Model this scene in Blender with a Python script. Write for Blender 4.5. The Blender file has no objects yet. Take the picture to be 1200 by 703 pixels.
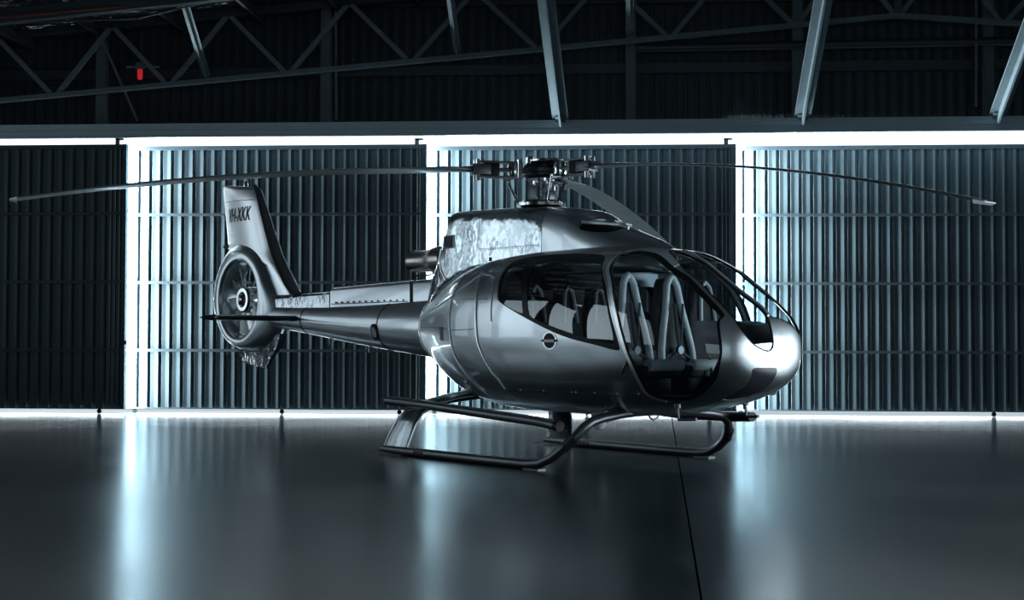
import bpy, math, random
import numpy as np
from mathutils import Vector, Matrix, Euler

random.seed(7)
C = bpy.context.scene.collection
SC = bpy.context.scene
PI = math.pi
R_ = math.radians

# ------------------------------------------------------------------ camera
CAM_H = 1.243
cam_d = bpy.data.cameras.new('camera')
cam = bpy.data.objects.new('camera', cam_d)
C.objects.link(cam)
cam_d.sensor_fit = 'HORIZONTAL'
cam_d.sensor_width = 36.0
cam_d.lens = 36.0 * 1660.5 / 1200.0
cam_d.clip_end = 200
cam.location = (0, 0, CAM_H)
_yaw, _pit, _rol = R_(4.2), R_(1.668), R_(0.149)
cam.rotation_euler = (Matrix.Rotation(_yaw, 4, 'Z') @ Matrix.Rotation(PI / 2 + _pit, 4, 'X')
                      @ Matrix.Rotation(_rol, 4, 'Z')).to_euler()
SC.camera = cam

# ------------------------------------------------------------------ world
world = bpy.data.worlds.new('world')
SC.world = world
world.use_nodes = True
_bg = world.node_tree.nodes['Background']
_bg.inputs[0].default_value = (0.80, 0.93, 1.0, 1)
_bg.inputs[1].default_value = 1.7
SC.view_settings.view_transform = 'Standard'
SC.view_settings.look = 'None'
SC.view_settings.exposure = 0.0
SC.view_settings.gamma = 1.0
SC.view_settings.use_curve_mapping = False
try:
    SC.cycles.max_bounces = 10
    SC.cycles.transparent_max_bounces = 16
    SC.cycles.caustics_reflective = False
    SC.cycles.caustics_refractive = False
    SC.cycles.sample_clamp_indirect = 4.0
except Exception:
    pass

# ------------------------------------------------------------------ hangar measures
DY = [23.56, 23.83, 24.10, 24.37]             # inner planes of the four sliding doors
DX = [(-14.0, -8.32), (-8.75, -3.21), (-3.60, 2.02), (1.62, 10.45)]
ROOM = (-14.0, 10.5, -9.0)
SLOT_Z0, SLOT_Z1 = 4.60, 4.84


def area(name, loc, rot, sx, sy, power, col=(0.80, 0.93, 1.0), spread=180):
    d = bpy.data.lights.new(name, 'AREA')
    d.shape = 'RECTANGLE'
    d.size, d.size_y = sx, sy
    d.energy = power
    d.color = col
    d.spread = R_(spread)
    o = bpy.data.objects.new(name, d)
    o.location = loc
    o.rotation_euler = rot
    C.objects.link(o)
    return o


COOL = (0.80, 0.94, 1.0)
for k in range(4):
    x0, x1 = DX[k]
    if k:
        x0 = DX[k - 1][1]
    y = DY[k] + 0.16
    # daylight over the doors and under them
    area('daylight_over_door', ((x0 + x1) / 2, y, (SLOT_Z0 + SLOT_Z1) / 2), (-PI / 2, 0, 0), x1 - x0 - 0.04, SLOT_Z1 - SLOT_Z0, 4.0 * (x1 - x0), COOL)
    area('daylight_under_door', ((x0 + x1) / 2, y - 0.14, 0.035), (-PI / 2 - 0.5, 0, 0), x1 - x0 - 0.04, 0.05, 2.2 * (x1 - x0), COOL)
for k in range(3):
    # daylight through the gaps where the doors overlap, running along the next door
    y = (DY[k] + DY[k + 1]) / 2
    area('daylight_in_door_gap', (DX[k][1] - 0.10, y, 2.32), (0, -PI / 2, 0.30), 4.45, 0.15, [1100, 900, 1300][k], COOL)
# added key and fill lights, out of view, for reflections on the helicopter
area('key_light_right', (9.6, 13.2, 1.30), (0, PI / 2, 0), 2.1, 7.5, 150, (0.80, 0.92, 1.0), 80)
for y, w, h, z, pw in ((6.8, 1.6, 4.4, 3.2, 10), (9.4, 1.2, 4.0, 3.0, 14), (11.8, 2.0, 4.6, 3.4, 22), (14.2, 1.3, 4.4, 3.2, 12), (16.6, 2.0, 4.6, 3.4, 20), (19.4, 1.5, 4.4, 3.2, 12), (22.0, 1.8, 4.4, 3.2, 14)):
    area('daylight_left_window', (-13.7, y, z), (0, -PI / 2, 0), h, w, pw * 1.0, (0.74, 0.90, 1.0), 90)
for y, w, pw in ((5.0, 8.6, 150), (-3.4, 7.6, 210)):
    area('fill_light_right', (9.8, y, 1.9), (0, PI / 2, 0), 3.0, w, pw, (0.80, 0.92, 1.0), 110)
area('daylight_front_opening', (2.0, -8.6, 2.2), (PI / 2, 0, 0), 14.0, 3.6, 220, (0.70, 0.90, 1.0))

# ------------------------------------------------------------------ materials
MATS = {}


def mat(name, col, rough=0.5, metal=0.0, coat=0.0, bump=None, noise=None, rnoise=None, emit=None, spec=0.5):
    if name in MATS:
        return MATS[name]
    m = bpy.data.materials.new(name)
    m.use_nodes = True
    nt = m.node_tree
    b = nt.nodes['Principled BSDF']
    b.inputs['Base Color'].default_value = (*col, 1)
    b.inputs['Roughness'].default_value = rough
    b.inputs['Metallic'].default_value = metal
    b.inputs['Coat Weight'].default_value = coat
    b.inputs['Coat Roughness'].default_value = 0.04
    b.inputs['Specular IOR Level'].default_value = spec
    if emit:
        b.inputs['Emission Color'].default_value = (*emit[0], 1)
        b.inputs['Emission Strength'].default_value = emit[1]
    tc = nt.nodes.new('ShaderNodeTexCoord')
    if noise:      # (scale, amount): mottling of the colour
        n = nt.nodes.new('ShaderNodeTexNoise')
        n.inputs['Scale'].default_value = noise[0]
        n.inputs['Detail'].default_value = 6
        mx = nt.nodes.new('ShaderNodeMix')
        mx.data_type = 'RGBA'
        mx.inputs[6].default_value = (*[c * (1 - noise[1]) for c in col], 1)
        mx.inputs[7].default_value = (*[min(1, c * (1 + noise[1])) for c in col], 1)
        nt.links.new(tc.outputs['Object'], n.inputs['Vector'])
        nt.links.new(n.outputs['Fac'], mx.inputs[0])
        nt.links.new(mx.outputs[2], b.inputs['Base Color'])
    if rnoise:     # (scale, low, high): patchy gloss
        n = nt.nodes.new('ShaderNodeTexNoise')
        n.inputs['Scale'].default_value = rnoise[0]
        n.inputs['Detail'].default_value = 5
        mr = nt.nodes.new('ShaderNodeMapRange')
        mr.inputs[1].default_value = 0.3
        mr.inputs[2].default_value = 0.7
        mr.inputs[3].default_value = rnoise[1]
        mr.inputs[4].default_value = rnoise[2]
        nt.links.new(tc.outputs['Object'], n.inputs['Vector'])
        nt.links.new(n.outputs['Fac'], mr.inputs[0])
        nt.links.new(mr.outputs[0], b.inputs['Roughness'])
    if bump:       # (scale, strength, distance)
        n = nt.nodes.new('ShaderNodeTexNoise')
        n.inputs['Scale'].default_value = bump[0]
        n.inputs['Detail'].default_value = 3
        bp = nt.nodes.new('ShaderNodeBump')
        bp.inputs['Strength'].default_value = bump[1]
        bp.inputs['Distance'].default_value = bump[2]
        nt.links.new(tc.outputs['Object'], n.inputs['Vector'])
        nt.links.new(n.outputs['Fac'], bp.inputs['Height'])
        nt.links.new(bp.outputs['Normal'], b.inputs['Normal'])
    MATS[name] = m
    return m


def glass(name, tint, ior=1.5):
    m = bpy.data.materials.new(name)
    m.use_nodes = True
    nt = m.node_tree
    nt.nodes.clear()
    out = nt.nodes.new('ShaderNodeOutputMaterial')
    tr = nt.nodes.new('ShaderNodeBsdfTransparent')
    tr.inputs[0].default_value = (*tint, 1)
    gl = nt.nodes.new('ShaderNodeBsdfGlossy')
    gl.inputs['Roughness'].default_value = 0.015
    gl.inputs[0].default_value = (0.95, 0.98, 1, 1)
    # thin pane: the same Schlick reflection on both faces
    lw_ = nt.nodes.new('ShaderNodeLayerWeight')
    lw_.inputs[0].default_value = 0.5
    pw_ = nt.nodes.new('ShaderNodeMath')
    pw_.operation = 'POWER'
    pw_.inputs[1].default_value = 5.0
    fr = nt.nodes.new('ShaderNodeMapRange')
    f0 = 2 * ((ior - 1) / (ior + 1))**2
    fr.inputs[3].default_value = f0
    fr.inputs[4].default_value = 1.0
    nt.links.new(lw_.outputs['Facing'], pw_.inputs[0])
    nt.links.new(pw_.outputs[0], fr.inputs[0])
    mx = nt.nodes.new('ShaderNodeMixShader')
    nt.links.new(fr.outputs[0], mx.inputs[0])
    nt.links.new(tr.outputs[0], mx.inputs[1])
    nt.links.new(gl.outputs[0], mx.inputs[2])
    nt.links.new(mx.outputs[0], out.inputs[0])
    MATS[name] = m
    return m


PAINT = mat('silver_paint', (0.48, 0.52, 0.55), 0.33, 0.94, 1.0, bump=(2.4, 0.28, 0.02), rnoise=(1.5, 0.27, 0.37))
WAVY = mat('wavy_silver_paint', (0.40, 0.44, 0.47), 0.14, 1.0, 0.5, bump=(2.6, 0.95, 0.04), rnoise=(2.0, 0.12, 0.24))
FINP = mat('satin_silver_paint', (0.60, 0.62, 0.64), 0.33, 1.0, 0.3, bump=(5.0, 0.2, 0.01))
BEAD = mat('bright_edge', (0.92, 0.95, 0.97), 0.36, 0.85)  # paled so the beads read as highlights on panel edges
FANB = mat('satin_alloy', (0.85, 0.87, 0.88), 0.32, 0.75)
CHROME = mat('polished_steel', (0.75, 0.78, 0.80), 0.14, 1.0, noise=(6, 0.15))
DARKM = mat('dark_gunmetal', (0.07, 0.08, 0.09), 0.35, 0.8, bump=(30, 0.1, 0.003))
GEAR = mat('gear_paint', (0.085, 0.093, 0.102), 0.38, 0.7, 0.2, bump=(9, 0.2, 0.004))
LEGP = mat('leg_fairing_paint', (0.20, 0.22, 0.235), 0.22, 1.0, 0.5, bump=(4, 0.45, 0.02))
BLACK = mat('black_rubber', (0.006, 0.007, 0.008), 0.45, spec=0.15)
BLADE = mat('blade_paint', (0.16, 0.20, 0.215), 0.42, 0.3, 0.2, noise=(3, 0.2))
BLADE_LIT = mat('blade_paint_lit', (0.42, 0.54, 0.58), 0.40, 0.1, 0.2, noise=(3, 0.2))  # lighter copy of the blade paint, light on one blade's underside put in
WHITE = mat('white_paint', (0.82, 0.84, 0.85), 0.4)
PIPE = mat('heat_stained_steel', (0.33, 0.30, 0.29), 0.28, 1.0, noise=(3, 0.35))
LEATHER = mat('pale_leather', (0.80, 0.84, 0.87), 0.5, noise=(8, 0.12), bump=(25, 0.2, 0.01))
SEATD = mat('dark_upholstery', (0.022, 0.025, 0.030), 0.65, bump=(40, 0.2, 0.01))
BLUE = mat('blue_cloth', (0.02, 0.07, 0.12), 0.7)
TRIMB = mat('cabin_lining', (0.16, 0.135, 0.13), 0.6, noise=(4, 0.15))
CABIN = mat('cabin_dark', (0.02, 0.022, 0.025), 0.55)
CARPET = mat('cabin_carpet', (0.05, 0.055, 0.06), 0.8, noise=(60, 0.3))
GLASS = glass('clear_glass', (0.78, 0.86, 0.89), 1.5)
TINT = glass('tinted_glass', (0.50, 0.55, 0.58), 1.5)
LENS = mat('lamp_lens', (0.03, 0.035, 0.04), 0.06, 0.0, 1.0)
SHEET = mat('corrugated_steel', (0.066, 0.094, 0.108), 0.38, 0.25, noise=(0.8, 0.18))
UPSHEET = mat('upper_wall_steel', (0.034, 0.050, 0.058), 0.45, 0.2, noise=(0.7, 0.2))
FRAME = mat('door_frame_steel', (0.055, 0.075, 0.090), 0.42, 0.3, noise=(2, 0.15))
STEEL = mat('galvanised_steel', (0.15, 0.20, 0.225), 0.6, 0.15, noise=(5, 0.25))
HEADER = mat('header_paint', (0.50, 0.60, 0.66), 0.5, 0.2, noise=(1.5, 0.15))
APRON = mat('apron_concrete', (0.55, 0.57, 0.58), 0.8, noise=(2, 0.1))
STEELD = mat('dark_truss_steel', (0.060, 0.078, 0.088), 0.45, 0.4, noise=(4, 0.2))
FOIL = mat('roof_foil', (0.45, 0.50, 0.53), 0.22, 1.0, bump=(2.3, 1.0, 0.25))
ROOMW = mat('side_wall_steel', (0.06, 0.075, 0.085), 0.5, 0.2, noise=(1, 0.2))
RED = mat('red_plastic', (0.75, 0.03, 0.05), 0.35, emit=((1.0, 0.03, 0.06), 0.35))
REDPIPE = mat('red_oxide_pipe', (0.16, 0.035, 0.03), 0.5)


def floor_material():
    m = bpy.data.materials.new('polished_concrete')
    m.use_nodes = True
    nt = m.node_tree
    b = nt.nodes['Principled BSDF']
    tc = nt.nodes.new('ShaderNodeTexCoord')
    n1 = nt.nodes.new('ShaderNodeTexNoise')
    n1.inputs['Scale'].default_value = 0.55
    n1.inputs['Detail'].default_value = 9
    n1.inputs['Roughness'].default_value = 0.62
    n2 = nt.nodes.new('ShaderNodeTexNoise')
    n2.inputs['Scale'].default_value = 6.0
    n2.inputs['Detail'].default_value = 6
    mx = nt.nodes.new('ShaderNodeMix')
    mx.data_type = 'RGBA'
    mx.inputs[6].default_value = (0.006, 0.015, 0.021, 1)
    mx.inputs[7].default_value = (0.014, 0.031, 0.041, 1)
    nt.links.new(tc.outputs['Object'], n1.inputs['Vector'])
    nt.links.new(tc.outputs['Object'], n2.inputs['Vector'])
    nt.links.new(n1.outputs['Fac'], mx.inputs[0])
    nt.links.new(mx.outputs[2], b.inputs['Base Color'])
    n2.inputs['Scale'].default_value = 0.35
    n2.inputs['Detail'].default_value = 1.5
    mr = nt.nodes.new('ShaderNodeMapRange')
    mr.inputs[1].default_value = 0.3
    mr.inputs[2].default_value = 0.7
    mr.inputs[3].default_value = 0.18
    mr.inputs[4].default_value = 0.26
    nt.links.new(n2.outputs['Fac'], mr.inputs[0])
    nt.links.new(mr.outputs[0], b.inputs['Roughness'])
    b.inputs['Specular IOR Level'].default_value = 0.28
    b.inputs['Specular Tint'].default_value = (0.66, 0.90, 1.0, 1)
    return m


FLOOR = floor_material()


# ------------------------------------------------------------------ mesh helpers
class MB:
    def __init__(s):
        s.v, s.f = [], []

    def add(s, vs, fs):
        o = len(s.v)
        s.v += [tuple(p) for p in vs]
        s.f += [tuple(i + o for i in f) for f in fs]
        return s

    def box(s, a, b, m=None):
        (x0, y0, z0), (x1, y1, z1) = a, b
        vs = [Vector(p) for p in ((x0, y0, z0), (x1, y0, z0), (x1, y1, z0), (x0, y1, z0), (x0, y0, z1), (x1, y0, z1), (x1, y1, z1), (x0, y1, z1))]
        if m is not None:
            vs = [m @ p for p in vs]
        return s.add(vs, [(0, 3, 2, 1), (4, 5, 6, 7), (0, 1, 5, 4), (1, 2, 6, 5), (2, 3, 7, 6), (3, 0, 4, 7)])

    def tube(s, path, r, n=12, rz=None, up=(0, 0, 1), caps=True):
        """a tube along a path; r (and rz, the half height along 'up') may be lists"""
        P = [Vector(p) for p in path]
        k = len(P)
        ra = r if isinstance(r, (list, tuple)) else [r] * k
        rb = ra if rz is None else (rz if isinstance(rz, (list, tuple)) else [rz] * k)
        vs, fs = [], []
        up = Vector(up)
        prev = None
        for i in range(k):
            t = (P[min(i + 1, k - 1)] - P[max(i - 1, 0)]).normalized()
            if prev is None:
                a = t.cross(up)
                if a.length < 1e-3:
                    a = t.cross(Vector((1, 0, 0)))
                a.normalize()
            else:
                a = (prev - t * prev.dot(t)).normalized()
            prev = a
            b = a.cross(t)
            for j in range(n):
                w = 2 * PI * j / n
                vs.append(P[i] + a * (ra[i] * math.cos(w)) + b * (rb[i] * math.sin(w)))
        for i in range(k - 1):
            for j in range(n):
                fs.append((i * n + j, i * n + (j + 1) % n, (i + 1) * n + (j + 1) % n, (i + 1) * n + j))
        if caps:
            fs.append(tuple(range(n))[::-1])
            fs.append(tuple((k - 1) * n + j for j in range(n)))
        return s.add(vs, fs)

    def rings(s, rings, caps=True, closed=False):
        n = len(rings[0])
        k = len(rings)
        vs = [p for r in rings for p in r]
        fs = []
        for i in range(k if closed else k - 1):
            i2 = (i + 1) % k
            for j in range(n):
                fs.append((i * n + j, i * n + (j + 1) % n, i2 * n + (j + 1) % n, i2 * n + j))
        if caps and not closed:
            fs.append(tuple(range(n))[::-1])
            fs.append(tuple((k - 1) * n + j for j in range(n)))
        return s.add(vs, fs)

    def lathe(s, prof, o=(0, 0, 0), axis='z', n=32):
        rings = []
        for r, h in prof:
            ring = []
            for j in range(n):
                a = 2 * PI * j / n
                c, d = r * math.cos(a), r * math.sin(a)
                ring.append({'z': (o[0] + c, o[1] + d, o[2] + h), 'x': (o[0] + h, o[1] + c, o[2] + d), 'y': (o[0] + c, o[1] + h, o[2] + d)}[axis])
            rings.append(ring)
        return s.rings(rings)

    def prism(s, poly, y0, y1, axis='y'):
        """polygon (a, b) extruded along the axis"""
        def P(a, b, c):
            return {'y': (a, c, b), 'z': (a, b, c), 'x': (c, a, b)}[axis]
        n = len(poly)
        vs = [P(a, b, y0) for a, b in poly] + [P(a, b, y1) for a, b in poly]
        fs = [tuple(range(n)), tuple(range(2 * n - 1, n - 1, -1))] + [(i, i + n, (i + 1) % n + n, (i + 1) % n) for i in range(n)]
        return s.add(vs, fs)

    def mesh(s, name, m, smooth=35, bevel=0):
        me = bpy.data.meshes.new(name)
        me.from_pydata(s.v, [], s.f)
        me.materials.append(m)
        me.update()
        if smooth:
            me.polygons.foreach_set('use_smooth', [True] * len(me.polygons))
        import bmesh
        bm = bmesh.new()
        bm.from_mesh(me)
        bmesh.ops.recalc_face_normals(bm, faces=bm.faces)
        if bevel:
            ed = [e for e in bm.edges if len(e.link_faces) == 2 and e.calc_face_angle(0) > R_(40)]
            bmesh.ops.bevel(bm, geom=ed, offset=bevel, segments=2, profile=0.6, affect='EDGES', clamp_overlap=True)
            for f in bm.faces:
                f.smooth = True
        bm.to_mesh(me)
        bm.free()
        if smooth:
            me.set_sharp_from_angle(angle=R_(smooth))
        return me

    def build(s, name, m, parent=None, smooth=35, bevel=0, **kw):
        return link(name, s.mesh(name, m, smooth, bevel), parent, **kw)


def link(name, me, parent=None, **kw):
    o = bpy.data.objects.new(name, me)
    C.objects.link(o)
    if parent is not None:
        o.parent = parent
    for k, v in kw.items():
        o[k] = v
    return o


def empty(name, loc, label, cat, group=None, rz=0):
    o = bpy.data.objects.new(name, None)
    o.empty_display_size = 0.2
    o.location = loc
    o.rotation_euler = (0, 0, rz)
    C.objects.link(o)
    o['label'] = label
    o['category'] = cat
    if group:
        o['group'] = group
    return o


def struct(o):
    o['kind'] = 'structure'
    return o


# ================================================================== SETTING
# floor: two concrete slabs with the joint between them
jx0, jy0, jx1, jy1 = 0.6640, 15.2364, 0.4109, 6.9099
def jx(y):
    return jx0 + (jx1 - jx0) * (y - jy0) / (jy1 - jy0)
floor = MB().box((ROOM[0] - 1, ROOM[2] - 1, -0.30), (ROOM[1] + 1, 27.0, -0.12)).build('floor', FLOOR, smooth=0)
struct(floor)
for side in (-1, 1):
    ys = (ROOM[2] - 1, 24.75)
    g = 0.006
    if side < 0:
        poly = [(ROOM[0] - 1, ys[0]), (jx(ys[0]) - g, ys[0]), (jx(ys[1]) - g, ys[1]), (ROOM[0] - 1, ys[1])]
    else:
        poly = [(jx(ys[0]) + g, ys[0]), (ROOM[1] + 1, ys[0]), (ROOM[1] + 1, ys[1]), (jx(ys[1]) + g, ys[1])]
    MB().prism(poly, -0.12, 0.0, 'z').build('concrete_slab', FLOOR, floor, smooth=0)

MB().box((ROOM[0] - 1, 24.756, -0.12), (ROOM[1] + 1, 27.0, 0.0)).build('apron_slab', APRON, floor, smooth=0)

# corrugated sheet: four ribs wide, shared by all doors
PITCH = 0.1905
def sheet_mesh(name, h, m, ribs=4):
    prof = []
    for k in range(ribs):
        x = k * PITCH
        prof += [(x, 0), (x + 0.060, 0.007), (x + 0.066, 0.007), (x + 0.128, -0.003), (x + 0.138, 0.036), (x + 0.172, 0.036)]
    prof.append((ribs * PITCH, 0))
    b = MB()
    n = len(prof)
    back = [(x, y + 0.003) for x, y in prof]
    vs = [(x, y, 0) for x, y in prof] + [(x, y, h) for x, y in prof] + [(x, y, 0) for x, y in back] + [(x, y, h) for x, y in back]
    fs = []
    for i in range(n - 1):
        fs += [(i, i + 1, n + i + 1, n + i), (2 * n + i + 1, 2 * n + i, 3 * n + i, 3 * n + i + 1), (i, 2 * n + i, 2 * n + i + 1, i + 1), (n + i, n + i + 1, 3 * n + i + 1, 3 * n + i)]
    fs += [(0, n, 3 * n, 2 * n), (n - 1, 3 * n - 1, 4 * n - 1, 2 * n - 1)]
    b.add(vs, fs)
    return b.mesh(name, m, smooth=20)

DOOR_TOP = 4.585
DOOR_BOT = 0.075
SHEET_ME = sheet_mesh('cladding_sheet', DOOR_TOP - DOOR_BOT - 0.03, SHEET)
for k in range(4):
    x0, x1 = DX[k]
    y = DY[k]
    d = MB().box((x0, y - 0.025, DOOR_TOP - 0.07), (x1, y + 0.002, DOOR_TOP)).build('door_%d' % (k + 1), FRAME, smooth=0)
    struct(d)
    MB().box((x0, y - 0.025, DOOR_BOT), (x1, y + 0.002, DOOR_BOT + 0.022)).build('bottom_rail', FRAME, d, smooth=0)
    for xa in (x0, x1 - 0.07):
        MB().box((xa, y - 0.045, DOOR_BOT), (xa + 0.07, y + 0.05, DOOR_TOP)).build('stile', FRAME, d, smooth=0)
    for z in (1.075, 2.237, 3.404):
        MB().box((x0 + 0.07, y - 0.030, z - 0.026), (x1 - 0.07, y - 0.002, z + 0.022)).build('girt', FRAME, d, smooth=0)
    x = x0 + 0.02
    i = 0
    while x < x1 - 0.05:
        o = link('cladding_sheet', SHEET_ME, d)
        w = min(1.0, (x1 - 0.01 - x) / (4 * PITCH))
        o.location = (x, y + 0.006, DOOR_BOT + 0.01)
        o.scale = (w, 1, 1)
        x += 4 * PITCH
        i += 1
    # rollers under the door and the guide bracket at its top corner
    for xr in (x0 + 0.5, (x0 + x1) / 2 + 0.3, x1 - 0.45):
        MB().lathe([(0.0, -0.02), (0.038, -0.02), (0.038, 0.02), (0.0, 0.02)], (xr, y + 0.03, 0.038), 'y', 16).build('roller', BLACK, d)
    MB().box((x1 - 0.20, y - 0.03, DOOR_TOP), (x1 - 0.13, y + 0.03, DOOR_TOP + 0.10)).box((x1 - 0.20, y - 0.03, DOOR_TOP + 0.07), (x1 - 0.06, y + 0.0, DOOR_TOP + 0.10)).build('guide_bracket', STEELD, d, smooth=0)
    if k == 0:
        MB().tube([(x1 + 0.01, y - 0.06, 1.20), (x1 + 0.10, y - 0.06, 1.20), (x1 + 0.10, y - 0.06, 1.06), (x1 + 0.06, y - 0.06, 1.02)], 0.012, 8).box((x1 - 0.03, y - 0.08, 1.17), (x1 + 0.04, y - 0.04, 1.24)).build('latch', STEELD, d)

# header beam over the doors
hd = MB().box((ROOM[0], 23.46, 4.68), (ROOM[1], 23.50, 4.88)).box((ROOM[0], 23.44, 4.88), (ROOM[1], 24.5, 4.905)).box((ROOM[0], 23.42, 4.905), (ROOM[1], 23.56, 4.915)).box((ROOM[0], 23.42, 4.68), (ROOM[1], 23.47, 4.692)).box((ROOM[0], 23.435, 4.79), (ROOM[1], 23.47, 4.80)).build('trim_1', HEADER, smooth=0)
struct(hd)
for xb in (-7.6, -3.9, -2.5, 0.5, 2.6, 5.2):
    MB().lathe([(0, 0), (0.014, 0), (0.014, 0.05), (0, 0.05)], (xb, 23.48, 4.915), 'z', 8).build('bolt', STEELD, hd)

# wall over the header
WY = 24.62
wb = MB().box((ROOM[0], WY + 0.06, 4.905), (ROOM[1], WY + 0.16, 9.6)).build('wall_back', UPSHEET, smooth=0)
struct(wb)
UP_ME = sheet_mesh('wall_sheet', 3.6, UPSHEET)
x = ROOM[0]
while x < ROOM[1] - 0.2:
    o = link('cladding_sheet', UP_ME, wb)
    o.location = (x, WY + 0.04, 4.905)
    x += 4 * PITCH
for z, hh in ((5.98, 0.085), (7.2, 0.085)):
    MB().box((ROOM[0], WY - 0.10, z - hh), (ROOM[1], WY, z + hh)).build('girt', STEELD, wb, smooth=0)
for xc, w, zt in ((-9.08, 0.17, 7.4), (-5.06, 0.17, 7.6), (0.25, 0.17, 8.0), (3.09, 0.17, 8.2), (6.28, 0.15, 8.0)):
    c = MB().box((xc - w / 2, 24.30, 4.905), (xc + w / 2, 24.325, zt)).box((xc - w / 2, 24.44, 4.905), (xc + w / 2, 24.465, zt)).box((xc - 0.012, 24.32, 4.905), (xc + 0.012, 24.45, zt)).build('column', STEEL, wb, smooth=0)
    MB().box((xc - 0.2, 24.24, 4.905), (xc + 0.2, 24.5, 4.93)).add([(xc + w / 2, 24.37, 4.93), (xc + w / 2 + 0.12, 24.37, 4.93), (xc + w / 2, 24.37, 5.08), (xc + w / 2, 24.39, 4.93), (xc + w / 2 + 0.12, 24.39, 4.93), (xc + w / 2, 24.39, 5.08)], [(0, 1, 2), (5, 4, 3), (0, 3, 4, 1), (1, 4, 5, 2), (2, 5, 3, 0)]).build('base_plate', STEEL, c, smooth=0)
for xa, xb, za, zb in ((-4.83, -4.86, 5.08, 7.4), (-8.35, -9.0, 5.08, 6.5), (6.02, 6.04, 5.2, 7.8)):
    MB().tube([(xa, 24.15, za), (xb, 24.15, zb)], 0.022, 8).build('tie_rod', STEEL, wb)
MB().tube([(0.34, 24.2, 6.26), (6.9, 24.2, 6.30)], 0.075, 12).build('rail_tube', STEELD, wb)

# other walls
for nm, a, b in (('wall_left', (ROOM[0] - 0.2, ROOM[2], 0), (ROOM[0], 24.8, 8.2)), ('wall_right', (ROOM[1], ROOM[2], 0), (ROOM[1] + 0.2, 24.8, 8.2)),
                 ('wall_front', (ROOM[0], ROOM[2] - 0.2, 0), (ROOM[1], ROOM[2], 9.0))):
    struct(MB().box(a, b).build(nm, ROOMW, smooth=0))

# made-up window frames and panes set around the added key and fill lights
FILL_PANE = mat('fill_light_pane', (0.55, 0.62, 0.66), 0.5)
wn = 0
for nm in ('daylight_left_window', 'fill_light_right', 'key_light_right', 'daylight_front_opening'):
    for lo in [o for o in bpy.data.objects if o.type == 'LIGHT' and o.name.split('.')[0] == nm]:
        wn += 1
        d_ = lo.data
        if 'front' in nm:
            hw, hh, axis, wallc, sg = d_.size / 2, d_.size_y / 2, 'y', ROOM[2], 1
            cu, cz = lo.location.x, lo.location.z
        else:
            hw, hh, axis = d_.size_y / 2, d_.size / 2, 'x'
            wallc, sg = (ROOM[0], 1) if 'left' in nm else (ROOM[1], -1)
            cu, cz = lo.location.y, lo.location.z
        def wbox(u0, u1, z0, z1, t0, t1, b):
            a_, c_ = wallc + sg * t0, wallc + sg * t1
            lo_, hi_ = min(a_, c_), max(a_, c_)
            return b.box((u0, lo_, z0), (u1, hi_, z1)) if axis == 'y' else b.box((lo_, u0, z0), (hi_, u1, z1))
        b = MB()
        z0, z1 = max(0.06, cz - hh), cz + hh
        wbox(cu - hw - .08, cu - hw, z0 - .05, z1 + .08, 0, .10, b)
        wbox(cu + hw, cu + hw + .08, z0 - .05, z1 + .08, 0, .10, b)
        wbox(cu - hw, cu + hw, z0 - .05, z0, 0, .10, b)
        wbox(cu - hw, cu + hw, z1, z1 + .08, 0, .10, b)
        w_ = b.build('window_%d' % wn, FRAME, smooth=0)
        struct(w_)
        wbox(cu - hw, cu + hw, z0, z1, 0.01, .03, MB()).build('pane', FILL_PANE, w_, smooth=0)

# roof: foil-lined slopes with purlins; it falls away on both sides of the ridge at x = 4.7
RX, RZ, SL = 4.7, 8.0, 0.092
def roof_z(x):
    return RZ - SL * abs(x - RX)
ce = MB()
ce.prism([(ROOM[0] - .2, roof_z(ROOM[0] - .2)), (RX, RZ), (ROOM[1] + .2, roof_z(ROOM[1] + .2)), (ROOM[1] + .2, roof_z(ROOM[1] + .2) + .12), (RX, RZ + .12), (ROOM[0] - .2, roof_z(ROOM[0] - .2) + .12)], ROOM[2] - .2, 24.8)
ceil = ce.build('ceiling', FOIL, smooth=0)
struct(ceil)
for i in range(18):
    xp = ROOM[0] + 0.8 + i * 1.4
    if xp > ROOM[1]:
        break
    z = roof_z(xp)
    MB().box((xp - 0.04, ROOM[2], z - 0.19), (xp - 0.015, 24.6, z)).box((xp - 0.04, ROOM[2], z - 0.19), (xp + 0.04, 24.6, z - 0.17)).build('purlin', STEELD, ceil, smooth=0)
for yp in (21.7, 18.5, 14.0, 9.0, 4.0):
    MB().prism([(ROOM[0], roof_z(ROOM[0]) - .42), (RX, RZ - .42), (ROOM[1], roof_z(ROOM[1]) - .42), (ROOM[1], roof_z(ROOM[1]) - .20), (RX, RZ - .20), (ROOM[0], roof_z(ROOM[0]) - .20)], yp - .08, yp + .08).build('rafter', STEELD, ceil, smooth=0)
MB().tube([(-14, 21.2, 6.02), (-9.4, 21.5, 6.33), (-7.9, 21.6, 6.47), (-5.0, 22.0, 6.75)], 0.022, 8).build('conduit', REDPIPE, ceil)
MB().tube([(-12, 21.9, 6.27), (-8.8, 21.9, 6.33), (-7.6, 21.9, 6.36), (-6.4, 21.9, 6.62)], 0.018, 8).build('conduit', STEELD, ceil)

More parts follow.
